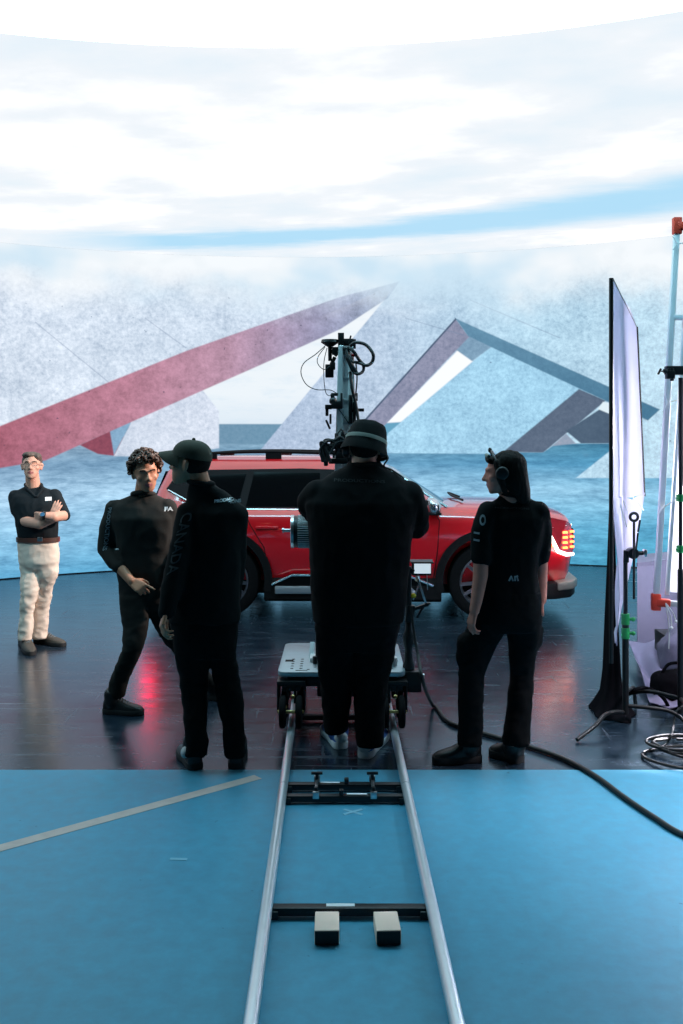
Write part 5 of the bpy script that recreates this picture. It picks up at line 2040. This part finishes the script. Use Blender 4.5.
for pts, r in (([(326, 345), (316, 354), (304, 363), (301, 373), (306, 384), (316, 389.5), (330, 390), (336, 393)], 0.0032),
               ([(325, 347), (318, 357), (318, 364), (324, 369.5), (330, 366)], 0.0028),
               ([(327, 348), (324, 362), (324, 380), (326, 393), (330, 396)], 0.0028),
               ([(338, 408), (345, 418), (352, 428)], 0.004)):
    mb = MB()
    mb.tube(spline([cp(a, b, -0.06) for a, b in pts], 8), r, 6)
    mb.build('wire', M_hose, crane)
# articulated arms clamped to the column
mb = MB()
mb.box(cp(337, 405, -0.08), (0.07, 0.05, 0.05))
mb.bar(cp(331, 394.5, -0.08), cp(338, 394.5, -0.08), 0.02, 0.02)
mb.bar(cp(332, 394, -0.08), cp(334, 404, -0.08), 0.026, 0.026)
mb.cyl(cp(341.5, 393, -0.1), cp(341.5, 408, -0.1), 0.008)
mb.ball(cp(333, 401, -0.08), 0.026, sub=2)
mb.build('clamp', M_blackm, crane, bevel=0.004)
mb = MB()
mb.box(cp(328.5, 407, -0.08), (0.045, 0.03, 0.03))
mb.bar(cp(327, 407, -0.08), cp(327, 416, -0.08), 0.02, 0.02)
mb.bar(cp(330.5, 414, -0.08), cp(330.5, 424, -0.08), 0.014, 0.014)
mb.bar(cp(326, 420, -0.08), cp(330, 429, -0.08), 0.018, 0.014)
mb.build('articulated_arm', M_blackm, crane, bevel=0.003)
mb = MB()
for px, y0, y1, r in ((350.5, 395, 424, 0.013), (354.5, 402, 424, 0.011), (357, 393, 401, 0.005)):
    mb.cyl(cp(px, y1, -0.06), cp(px, y0, -0.06), r, n=14)
mb.box(cp(361, 410, -0.05), (0.04, 0.03, 0.02))
mb.bar(cp(352, 411, -0.06), cp(361, 410, -0.05), 0.012, 0.012)
mb.build('cylinder_bracket', M_blackm, crane, bevel=0.002)
# tangle at the foot of the column
rnd = random.Random(11)
for k in range(17):
    mb = MB()
    a = [(325 + rnd.uniform(-3, 6), 462), (322 + rnd.uniform(-2, 4), 451 - k * 0.6), (327 + k * 0.6 + rnd.uniform(-5, 4), 446 + rnd.uniform(-6, 9)), (337 + k * 0.3 + rnd.uniform(-4, 4), 441 + rnd.uniform(-5, 12)), (344 + rnd.uniform(-3, 6), 433 + rnd.uniform(-4, 14)), (350, 445 + rnd.uniform(-6, 12))]
    mb.tube(spline([cp(x, y, -0.12 - 0.02 * (k % 3)) for x, y in a], 8), rnd.uniform(0.0035, 0.009), 8)
    mb.build('hose', M_hose, crane)
mb = MB()
mb.box(cp(347, 456, -0.02), (0.15, 0.12, 0.09))
mb.box(cp(338, 461, -0.05), (0.12, 0.08, 0.035))
mb.bar(cp(325.5, 452, -0.1), cp(326, 466, -0.1), 0.028, 0.028)
mb.cyl(cp(336.5, 433, -0.1), cp(336.5, 441, -0.1), 0.012)
mb.build('carriage', M_blackm, crane, bevel=0.006)
mb = MB()
mb.box(cp(341, 448, -0.1), (0.03, 0.02, 0.02))
mb.bar(cp(330, 446, -0.12), cp(350, 434, -0.14), 0.02, 0.014)
mb.build('carriage_trim', M_mast, crane, bevel=0.003)

# ---- film camera in front of the operator
FY = 5.86
def fp(px, py, d=0.0):
    return at(px, py, FY + d)
fc = thing('film_camera', fp(335, 545), 'film camera with a silver-rimmed drum magazine, held before the operator', 'camera')
mb = MB()
mb.box(fp(343, 532), (0.26, 0.30, 0.24))
mb.box(fp(352, 515, 0.05), (0.16, 0.20, 0.10))
mb.box(fp(395, 532, 0.02), (0.10, 0.10, 0.05))
mb.build('body', M_blackm, fc, bevel=0.012)
mb = MB()
A = Matrix.Translation(fp(307, 531.5)) @ Matrix.Rotation(PI / 2, 4, 'Y')
mb.lathe([(0.0, -0.095), (0.090, -0.095), (0.098, -0.088), (0.098, 0.10), (0.0, 0.10)], A, 40, cap=False)
drum = mb.build('drum', M_blackm, fc, angle=30)
mb = MB()
for x in (-0.094, -0.078, -0.050):
    pass
mb.lathe([(0.098, -0.098), (0.102, -0.096), (0.102, -0.080), (0.098, -0.078)], A, 40, cap=False)
mb.build('drum_rim', M_metal, drum)
mb = MB()
for k in range(44):
    a = 2 * PI * k / 44
    d = Vector((math.cos(a), math.sin(a), 0)) * 0.099
    mb.bar(A @ (d + Vector((0, 0, -0.055))), A @ (d + Vector((0, 0, 0.09))), 0.006, 0.006)
mb.build('grip_ribs', M_mast, drum, smooth=False)
mb = MB()
mb.cyl(fp(282, 530.5), fp(300, 530.5), 0.011)
mb.cyl(fp(282.5, 530.5), fp(284, 530.5), 0.016)
mb.build('focus_rod', M_metal, fc)
mb = MB()
mb.cyl(Vector((fp(343, 545).x, FY, zd + 0.16)), fp(343, 553), 0.06, 0.05)
mb.cyl(fp(343, 553), fp(343, 543), 0.09)
mb.build('tripod_head', M_blackm, fc)

# ---- monitor post clamped to the right of the dolly
SY = 5.75
def sp(px, py, d=0.0):
    return at(px, py, SY + d)
ms = thing('monitor_stand', Vector((sp(409, 700).x, SY, 0.30)), 'black post with knobs at the right of the dolly, carrying the small monitor', 'monitor stand')
mb = MB()
mb.box(sp(411, 680), (0.118, 0.11, 0.125))
mb.build('weight_box', M_blackm, ms, bevel=0.006)
mb = MB()
mb.bar(sp(396, 669.5, 0.05), sp(410, 669.5, 0.02), 0.03, 0.03)
mb.bar(sp(384, 677, 0.05), sp(402, 677, 0.03), 0.03, 0.03)
mb.cyl(sp(420, 676), sp(424.5, 676), 0.016)
mb.build('bracket', M_metal, ms, bevel=0.003)
mb = MB()
mb.lathe([(0.036, 0), (0.034, 0.03), (0.026, 0.05), (0.022, 0.12), (0.032, 0.16), (0.036, 0.20), (0.02, 0.24), (0.018, 0.62), (0.0, 0.62)], Matrix.Translation(sp(408.5, 669)), 20, cap=False)
mb.build('post', M_blackm, ms, angle=30)
mb = MB()
mb.ball(sp(414.5, 644), 0.022, sub=2)
mb.cyl(sp(408, 644), sp(414, 644), 0.012)
mb.build('knob', M_metal, ms)
mb = MB()
mb.ball(sp(413, 595.5), (0.020, 0.02, 0.016), sub=2)
mb.cyl(sp(408, 596), sp(412, 595.5), 0.009)
mb.build('yellow_knob', M_yellow, ms)
mb = MB()
mb.bar(sp(417, 577), sp(426.5, 605), 0.016, 0.012)
mb.bar(sp(420, 583), sp(413, 600), 0.008, 0.008)
mb.bar(sp(427, 575), sp(427.5, 590), 0.005, 0.005)
mb.build('tilt_arm', M_metal, ms, bevel=0.002)
mb = MB()
mb.bar(sp(414, 609), sp(428.5, 604), 0.03, 0.018)
mb.bar(sp(423, 607), sp(417, 618), 0.014, 0.014)
mb.box(sp(428, 603.5), (0.03, 0.03, 0.012))
mb.build('shelf', M_blackm, ms, bevel=0.003)
mb = MB()
mb.bar(sp(409, 622), sp(411, 605), 0.05, 0.05)
mb.bar(sp(409, 570), sp(414, 572), 0.03, 0.03)
mb.cyl(sp(405.5, 592), sp(405, 575), 0.012)
mb.build('clamp', M_blackm, ms, bevel=0.004)
mn = thing('field_monitor', sp(421, 577), 'small lit field monitor with a black hood, beside the operator', 'monitor')
mb = MB()
mb.box(sp(421.5, 569, 0.02), (0.118, 0.03, 0.078))
mb.build('housing', M_blackm, mn, bevel=0.004)
mb = MB()
mb.box(sp(422.5, 568.5, 0.001), (0.10, 0.004, 0.060))
mb.build('screen', M_screen, mn, smooth=False)
mb = MB()
mb.box(sp(421.5, 561.5, -0.05), (0.135, 0.13, 0.010))
mb.build('hood', M_blackm, mn, bevel=0.003)
mb = MB()
mb.box(sp(421.5, 559.8, -0.112), (0.130, 0.006, 0.004))
mb.build('hood_edge', M_metal, mn, smooth=False)
mb = MB()
mb.cyl(sp(418, 576.5, 0.02), sp(417, 580, 0.0), 0.014)
mb.build('mount', M_metal, mn)

# ---- cable from the monitor post over the floor
M_ = [sp(411, 606, -0.03), sp(414, 632, -0.05), sp(418, 655, -0.1), sp(423, 682, -0.2)]
fl = [on_floor(433, 706, 0.012), on_floor(445, 719, 0.012), on_floor(458, 726, 0.012), on_floor(489, 735, 0.012), on_floor(520, 744, 0.012), on_floor(562, 758, 0.012), on_floor(595, 776, 0.012), on_floor(625, 798, 0.012), on_floor(655, 818, 0.012), on_floor(690, 838, 0.012), on_floor(800, 880, 0.012)]
mb = MB()
path = spline(M_ + fl, 10)
mb.tube([Vector((q.x, q.y, max(q.z, 0.0125))) for q in path], [lerp(0.008, 0.0135, min(1, i / 60)) for i in range(len(path))], 12)
o = mb.build('power_cable', M_cablem)
tag(o, 'thick black cable running from the dolly past the woman across the floor', 'cable')

# ------------------------------------------------------------------ grip equipment on the right
# C-stand
GY = 5.9
def gp(px, py, d=0.0):
    return at(px, py, GY + d)
base = on_floor(625, 721)
cs = thing('light_stand', Vector((gp(625.5, 700).x, GY, 0)), 'black grip stand with bent legs and an arm with a ring, nearest the camera', 'stand', 'grip stands')
cx = gp(625.5, 700).x
mb = MB()
mb.cyl((cx, GY, 0.06), (cx, GY, 0.62), 0.020, n=16)
mb.cyl((cx, GY, 0.62), (cx, GY, 1.03), 0.013, n=16)
mb.build('column', M_blackm, cs)
for pts in ([(cx, GY - 0.0, 0.07), (cx - 0.09, GY - 0.05, 0.085), (cx - 0.17, GY - 0.13, 0.085), (cx - 0.25, GY - 0.24, 0.06), (on_floor(577, 742).x, on_floor(577, 742).y, 0.013)],
            [(cx, GY, 0.11), (cx + 0.14, GY - 0.03, 0.105), (cx + 0.26, GY - 0.06, 0.09), (cx + 0.33, GY - 0.12, 0.045), (cx + 0.36, GY - 0.17, 0.013)],
            [(cx, GY, 0.19), (cx + 0.08, GY + 0.15, 0.18), (cx + 0.14, GY + 0.28, 0.14), (cx + 0.17, GY + 0.36, 0.05), (cx + 0.18, GY + 0.38, 0.013)]):
    mb = MB()
    mb.tube(spline(pts, 6), 0.0125, 10)
    mb.build('leg', M_blackm, cs)
for yy in (619, 633):
    mb = MB()
    q = Vector((cx, GY, gp(625, yy).z))
    mb.cyl(q - Vector((0, 0, 0.033)), q + Vector((0, 0, 0.033)), 0.025, n=18)
    mb.cyl(q, q + Vector((0.045, -0.01, 0)), 0.009, n=10)
    mb.ball(q + Vector((0.045, -0.01, 0)), 0.014, sub=2)
    mb.build('collar', M_green, cs)
mb = MB()
q = gp(632, 553)
mb.cyl(gp(617, 554), gp(646, 553), 0.013)
mb.cyl(q + Vector((0, 0.03, 0)), q - Vector((0, 0.04, 0)), 0.034, n=20)
mb.cyl(Vector((cx, GY, 1.0)), Vector((cx, GY, 1.075)), 0.022)
mb.build('grip_head', M_blackm, cs, bevel=0.003)
mb = MB()
mb.bar(gp(643, 553), gp(646.5, 553), 0.05, 0.05)
mb.build('tee_handle', M_metal, cs, bevel=0.012)
mb = MB()
mb.cyl(gp(634, 522, -0.05), gp(634, 599, -0.05), 0.008, n=12)
mb.torus(gp(634, 517, -0.05), 0.024, 0.009, Matrix.Rotation(PI / 2, 3, 'X'), 24, 8)
mb.bar(gp(638, 532, -0.04), gp(640, 520, -0.04), 0.010, 0.010)
mb.tube([gp(636, 550, -0.04), gp(638, 533, -0.04)], 0.006, 8)
mb.build('gobo_arm', M_blackm, cs)

# the tall flag: black edged frame, lilac cloth
fx0, fy0 = at(612.5, 400, 5.7).x, 5.7
fx1, fy1 = at(636, 400, 7.6).x, 7.6
zt0, zb0 = at(612, 279, 5.7).z, 1.40
flag = thing('flag_panel', (fx0, fy0, zb0), 'tall lilac-lined flag panel with black edge, seen almost edge-on', 'flag')
def fl_pt(u, v, off=0.0):
    sag = 0.016 * math.sin(PI * u) * math.sin(PI * min(1, v * 1.1)) + 0.012 * math.sin(5 * PI * u) * (1 - v)
    x = lerp(fx0, fx1, u) + (0.06 * u * (1 - v)) + sag
    return Vector((x, lerp(fy0, fy1, u) - sag * 0.3, lerp(zb0 - 0.08 * u, zt0 - 0.01 - 0.05 * max(0, u - 0.6) ** 2 * 6, v)))
sheet('cloth', lambda u, v: fl_pt(u, v), 40, 30, M_flag, flag)
mb = MB()
mb.cyl((fx0 - 0.008, fy0, 0.42), (fx0 - 0.008, fy0, zt0 + 0.005), 0.013)
mb.cyl((fx0, fy0, zt0), (fx1, fy1, zt0 - 0.06), 0.007)
mb.cyl((fx1 + 0.01, fy1, zt0 - 0.06), (fx1 + 0.07, fy1, zb0 - 0.09), 0.007)
mb.build('frame', M_blackm, flag)
for k in range(4):
    mb = MB()
    a = fl_pt(0.1 + 0.22 * k, 0.0)
    mb.tube([a, a + Vector((0.02, -0.1, -0.16 + 0.02 * k))], 0.004, 6)
    mb.build('tie_cord', M_rope, flag)
# loose lining hanging below, drawn together towards the stand
def flap(u, v):
    top = fl_pt(u, 0.0)
    bot = Vector((lerp(fx0 + 0.03, fx0 + 0.10, u), lerp(fy0 + 0.02, fy0 + 0.32, u), 0.52))
    t = v ** 0.8
    p = top.lerp(bot, t)
    p.x += 0.03 * math.sin(u * 9 + v * 2) * math.sin(PI * min(1, v + 0.1))
    p.z += 0.02 * math.sin(u * 8)
    return p
sheet('lining', flap, 30, 24, M_flag, flag)

# black drape standing under the flag edge
dr = MB()
rs = []
for k, (y_, xl, xr, dd) in enumerate(((498, 609.5, 613.5, 0.02), (560, 608, 615, 0.06), (620, 606, 617, 0.09), (670, 604.5, 620, 0.10), (692, 602, 622, 0.12), (703, 597, 627, 0.17), (712, 592, 632, 0.22), (713, 592, 632, 0.22))):
    c = at((xl + xr) / 2, y_, fy0 + 0.44)
    a = (xr - xl) / 2 * (fy0 + 0.44) / F
    ring = []
    for i in range(40):
        t = 2 * PI * i / 40
        w = 1 + 0.12 * math.sin(5 * t + k * 0.3) * min(1, k / 3)
        ring.append(Vector((c.x + a * w * math.cos(t), c.y + dd * w * math.sin(t), max(0.003, c.z))))
    rs.append(ring)
dr.rings(rs)
o = dr.build('black_drape', M_drape, angle=60)
tag(o, 'black cloth hanging to the floor and flaring out under the flag edge', 'drape')

# grey case behind the stand
cz = thing('equipment_case', on_floor(664, 640), 'low lilac-grey case standing behind the grip stand', 'case')
mb = MB()
ca, cb2 = on_floor(637, 650.5), on_floor(703, 639.5)
d = (cb2 - ca).normalized()
ca = ca - d * 0.0
n = Vector((0.30, 0.95, 0))
hh = 0.735
mb.prism([ca, ca + d * 1.3, ca + d * 1.3 + n * 0.6, ca + n * 0.6], (0, 0, hh))
mb.build('shell', M_grey, cz, bevel=0.01)
mb = MB()
for z in (0.02, hh - 0.015):
    mb = MB()
    mb.bar(ca - n * 0.004 + Vector((0, 0, z)), ca + d * 1.3 - n * 0.004 + Vector((0, 0, z)), 0.012, 0.03)
    mb.build('edge_strip', M_blackm if z < 0.1 else M_grey, cz, smooth=False)
mb = MB()
mb.box(ca + d * 0.55 + Vector((0, 0, 0.45)) - n * 0.012, (0.14, 0.03, 0.03))
mb.build('handle', M_blackm, cz, bevel=0.005)
# grey cloth lying on the floor before the case
def gcl(u, v):
    a = on_floor(lerp(636, 676, u) - 8 * (1 - v) + 14 * v, lerp(656, 706, v) + 5 * math.sin(u * 3))
    z = 0.015 + 0.16 * (1 - v) ** 2 * (0.6 + 0.4 * u) + 0.045 * (1 + math.sin(u * 11 + v * 5 + 1.5 * math.sin(v * 7))) * (0.15 + math.sin(PI * v)) * 0.7
    return (a.x, a.y, z)
o = sheet('floor_cloth', gcl, 30, 24, M_greycl, None, 0.006)
tag(o, 'rumpled grey-lilac cloth lying on the floor in front of the case', 'cloth')

# sandbags and black cloth heaped at the frame edge
def sack(name, c, size, rot, m, seed, label, group=None):
    t = thing(name, Vector((c[0], c[1], 0)), label, 'sandbag', group)
    mb = MB()
    M3 = Matrix.Rotation(R(rot), 3, 'Z')
    mb.ball((0, 0, 0), 1.0, sub=4)
    for v in mb.bm.verts:
        q = v.co
        w = Vector((math.copysign(abs(q.x) ** 0.7, q.x) * size[0], math.copysign(abs(q.y) ** 0.8, q.y) * size[1], math.copysign(abs(q.z) ** 0.8, q.z) * size[2]))
        w *= 1 + 0.10 * noise.noise(w * 9 + Vector((seed, 0, 0))) + 0.06 * noise.noise(w * 22 + Vector((0, seed, 0)))
        v.co = Vector(c) + M3 @ w
        v.co.z = max(0.004, v.co.z)
    mb.build('bag', m, t)
    mb = MB()
    e = Vector(c) + Vector((0, 0, size[2] * 0.8))
    mb.tube(spline([e + M3 @ Vector((-0.10, 0, 0)), e + M3 @ Vector((-0.05, 0, 0.06)), e + M3 @ Vector((0.05, 0, 0.06)), e + M3 @ Vector((0.10, 0, 0))], 6), 0.011, 8)
    mb.build('strap', m, t)
    return t


sb = on_floor(672, 702)
sack('sandbag', (sb.x + 0.04, sb.y + 0.05, 0.10), (0.16, 0.13, 0.105), 12, M_drape, 1.0, 'black sandbag slumped beside the grey cloth on the floor')
sb = on_floor(690, 690)
sack('sandbag', (sb.x + 0.06, sb.y + 0.15, 0.20), (0.22, 0.18, 0.20), -10, mat('slate_canvas', srgb(92, 90, 112), 0.85, bump=0.2), 4.0, 'big slate-grey sandbag at the edge of the photo, below the white frame')
# black box behind the bags
bx = thing('apple_box', on_floor(676, 672), 'black box standing behind the sandbags', 'box')
mb = MB()
q = on_floor(682, 676)
mb.box((q.x + 0.06, q.y + 0.12, 0.15), (0.36, 0.28, 0.30))
mb.build('box', M_blackm, bx, bevel=0.006)
mb = MB()
mb.box((q.x + 0.06, q.y - 0.022, 0.20), (0.12, 0.006, 0.035))
mb.build('hand_hole', M_hole, bx, smooth=False)
# black hose draped over the cloth
mb = MB()
mb.tube(spline([on_floor(625, 694, 0.10) , on_floor(634, 690, 0.17), on_floor(645, 688, 0.16), on_floor(656, 692, 0.14), on_floor(664, 699, 0.08), on_floor(668, 706, 0.02)], 8), 0.012, 8)
o = mb.build('strap', M_drape)
tag(o, 'black strap slung between the drape and the sandbag', 'strap')

# big diffusion frame
HY = 6.25
def hp(px, py, d=0.0):
    return at(px, py, HY + d)
fr = thing('diffusion_frame', hp(656, 604), 'tall aluminium frame with red corners and white diffusion cloth, at the right edge', 'diffusion frame')
b_l, t_l = hp(656, 602), hp(677, 226)
side = Vector((0.97, -0.24, -0.055)).normalized() * 2.4
tubes = [(b_l, t_l), (b_l, b_l + side), (t_l, t_l + side), (b_l + side, t_l + side)]
for a, b in tubes:
    mb = MB()
    mb.bar(a, b, 0.036, 0.036, up=(0, 1, 0.01))
    mb.build('frame_tube', M_whitep, fr, bevel=0.004)
m0, m1 = b_l.lerp(t_l, 0.757), b_l.lerp(t_l, 0.757) + side
mb = MB()
mb.bar(m0, m1, 0.034, 0.034, up=(0, 1, 0.01))
mb.build('crossbar', M_whitep, fr, bevel=0.004)
mb = MB()
o1 = Vector((0.075, -0.01, 0))
mb.bar(b_l.lerp(t_l, 0.02) + o1 * 0.9, b_l.lerp(t_l, 0.76) + o1 * 1.1, 0.026, 0.026, up=(0, 1, 0.01))
mb.build('inner_tube', M_whitep, fr, bevel=0.004)
for k, c in enumerate((b_l, t_l, b_l + side, t_l + side)):
    mb = MB()
    sd = 1 if k % 2 else -1
    inx = -1 if k >= 2 else 1
    mb.box(c, (0.055, 0.05, 0.11))
    mb.bar(c, c + side.normalized() * 0.09 * inx, 0.05, 0.052, up=(0, 1, 0.01))
    mb.build('corner', M_orange, fr, bevel=0.006)
def silk(u, v):
    lo = b_l.lerp(t_l, 0.03) + side * 0.022
    hi = b_l.lerp(t_l, 0.745) + side * (0.045)
    p = lo.lerp(hi, v) + side * (0.89 * u)
    p += Vector((-0.01 * math.sin(PI * v) * (1 - u), 0.06 * math.sin(PI * u) * math.sin(PI * v), 0))
    return p
sheet('silk', silk, 24, 24, M_silk, fr, 0.003)
for v_ in (0.25, 0.53, 0.95):
    mb = MB()
    a = b_l.lerp(t_l, v_)
    b = silk(0.0, min(1, v_ / 0.745)) if v_ < 0.75 else a + o1
    mb.tube([a + Vector((-0.03, -0.03, 0.05)), a + Vector((-0.005, -0.035, 0)), b + Vector((0.01, -0.02, 0.01))], 0.0045, 6)
    mb.tube([a + Vector((-0.03, -0.03, -0.04)), a + Vector((-0.005, -0.035, 0))], 0.0045, 6)
    mb.build('tie_cord', M_rope, fr)
mb = MB()
c = b_l + Vector((0.05, -0.04, 0))
for e in (Vector((0.035, -0.01, -0.16)), Vector((0.065, -0.01, -0.12)), Vector((0.02, 0, -0.30))):
    mb.tube(spline([c, c + e * 0.5 + Vector((0.012, 0, 0)), c + e], 5), 0.004, 6)
mb.ball(c + Vector((0.035, -0.01, -0.16)), 0.011, sub=2)
mb.ball(c + Vector((0.065, -0.01, -0.12)), 0.011, sub=2)
mb.build('cord', M_rope, fr)

# second stand in front of the frame, with black clamps and dark bag
KY = 5.95
def kp(px, py, d=0.0):
    return at(px, py, KY + d)
s2 = thing('light_stand', Vector((kp(680.5, 700).x, KY, 0)), 'tall black stand clamped to the white diffusion frame at the right edge', 'stand', 'grip stands')
kx = kp(680.5, 700).x
mb = MB()
mb.cyl((kx, KY, 0.05), (kx, KY, 0.95), 0.019)
mb.cyl((kx, KY, 0.95), (kx, KY, 2.15), 0.013)
mb.build('column', M_blackm, s2)
for k in range(3):
    a = R(20 + 120 * k)
    d = Vector((math.cos(a), math.sin(a), 0))
    mb = MB()
    mb.tube(spline([Vector((kx, KY, 0.14)), Vector((kx, KY, 0.15)) + d * 0.2, Vector((kx, KY, 0.10)) + d * 0.36, Vector((kx, KY, 0.013)) + d * 0.44], 6), 0.0125, 10)
    mb.build('leg', M_blackm, s2)
for yy in (498, 549):
    mb = MB()
    q = kp(680.5, yy)
    mb.cyl(q - Vector((0, 0, 0.022)), q + Vector((0, 0, 0.022)), 0.027, n=18)
    mb.cyl(q, q + Vector((-0.035, -0.03, 0)), 0.008, n=10)
    mb.build('collar', M_green, s2)
mb = MB()
mb.box(kp(675, 370.5, 0.0), (0.12, 0.05, 0.055))
mb.box(kp(670, 375, -0.01), (0.05, 0.05, 0.05))
mb.bar(kp(664, 373, -0.02), kp(670, 369, -0.02), 0.022, 0.02)
mb.cyl(kp(672, 381, -0.02), kp(672, 368, -0.02), 0.012)
mb.cyl(kp(667, 371.5, -0.03), kp(663, 370.5, -0.03), 0.012)
mb.bar(kp(658, 374.5, -0.02), kp(661, 368.5, -0.02), 0.016, 0.012)
mb.bar(kp(660, 371, -0.02), kp(668, 372, -0.02), 0.008, 0.008)
mb.build('grip_head', M_blackm, s2, bevel=0.004)
mb = MB()
mb.rings([[kp(a, y, 0.03 * s_ + 0.06) for a, s_ in ((680.2, -1), (700, -1), (700, 1), (680.2, 1))] for y in (378, 400, 440, 486)])
mb.build('dark_flag', mat('purple_black_cloth', srgb(28, 22, 44), 0.9), s2, bevel=0.006)

# coil of cable on the floor
coil = thing('cable_coil', on_floor(672, 765), 'loose coil of thin black cables on the floor at the right edge', 'cable')
rnd = random.Random(5)
for k in range(5):
    mb = MB()
    cpx, cpy = 683 + rnd.uniform(-4, 10), 757 + rnd.uniform(-6, 6)
    c = on_floor(cpx, cpy)
    rx, ry = 0.20 + rnd.uniform(-0.03, 0.05), 0.15 + rnd.uniform(-0.03, 0.05)
    pts = []
    for i in range(26):
        t = 2 * PI * i / 25 * 0.96 + k
        pts.append(Vector((c.x + rx * math.cos(t) * (1 + 0.05 * math.sin(3 * t)), c.y + ry * math.sin(t), 0.012 + 0.011 * k + 0.005 * math.sin(2 * t + k))))
    mb.tube(spline(pts, 3), rnd.uniform(0.006, 0.010), 8)
    mb.build('loop', M_cablem, coil)
mb = MB()
mb.tube(spline([on_floor(650, 750, 0.03), on_floor(660, 748, 0.03), on_floor(668, 742, 0.05), on_floor(672, 734, 0.10), gp(674, 722, -0.1), gp(676, 712, -0.05), gp(684, 705, 0)], 6), 0.006, 8)
mb.build('tail', M_cablem, coil)

# lamp behind the diffusion frame (outside the picture), on its own stand
LP = Vector((4.0, 8.0, 2.05))
aim = (Vector((3.1, 5.95, 1.6)) - LP).normalized()
lamp = thing('studio_lamp', (LP.x, LP.y, 0), 'studio lamp on a stand behind the diffusion frame', 'lamp')
Q = aim.to_track_quat('Z', 'Y').to_matrix().to_4x4()
LM = Matrix.Translation(LP) @ Q
mb = MB()
mb.lathe([(0.0, -0.34), (0.12, -0.33), (0.15, -0.25), (0.15, 0.0), (0.26, 0.12), (0.255, 0.12), (0.14, 0.0), (0.0, -0.02)], LM, 32, cap=False)
mb.build('housing', M_blackm, lamp, angle=30)
mb = MB()
mb.cyl((LP.x, LP.y, 0.05), (LP.x, LP.y, LP.z - 0.16), 0.02)
mb.build('post', M_blackm, lamp)
for k in range(3):
    a = R(40 + 120 * k)
    d = Vector((math.cos(a), math.sin(a), 0))
    mb = MB()
    mb.tube([Vector((LP.x, LP.y, 0.5)), Vector((LP.x, LP.y, 0.012)) + d * 0.55], 0.013, 8)
    mb.build('leg', M_blackm, lamp)
ld = bpy.data.lights.new('studio_lamp_light', 'SPOT')
ld.energy = LAMP_W
ld.color = LAMP_COL
ld.spot_size = R(58)
ld.spot_blend = 0.4
ld.shadow_soft_size = 0.14
lo = bpy.data.objects.new('studio_lamp_light', ld)
COL.objects.link(lo)
lo.matrix_world = Matrix.Translation(LP + aim * 0.03) @ (-aim).to_track_quat('Z', 'Y').to_matrix().to_4x4()
# warm key lamp high on the right, lights faces and trousers
ld = bpy.data.lights.new('key_lamp_light', 'SPOT')
ld.energy = KEY_W
ld.color = KEY_COL
ld.spot_size = R(38)
ld.spot_blend = 0.5
ld.shadow_soft_size = 0.15
KP = Vector((2.9, 6.95, 3.6))
ka = (Vector((-2.2, 7.3, 1.1)) - KP).normalized()
lo = bpy.data.objects.new('key_lamp_light', ld)
COL.objects.link(lo)
lo.matrix_world = Matrix.Translation(KP) @ (-ka).to_track_quat('Z', 'Y').to_matrix().to_4x4()

# unseen spot light added to brighten the floor and grip corner at the right
ld = bpy.data.lights.new('added_corner_light', 'SPOT')
ld.energy = SIDE_W
ld.color = SIDE_COL
ld.spot_size = R(58)
ld.spot_blend = 0.7
ld.shadow_soft_size = 0.3
SP = Vector((3.9, 4.4, 4.0))
sa = (Vector((2.7, 4.6, 0.0)) - SP).normalized()
lo = bpy.data.objects.new('added_corner_light', ld)
COL.objects.link(lo)
lo.matrix_world = Matrix.Translation(SP) @ (-sa).to_track_quat('Z', 'Y').to_matrix().to_4x4()
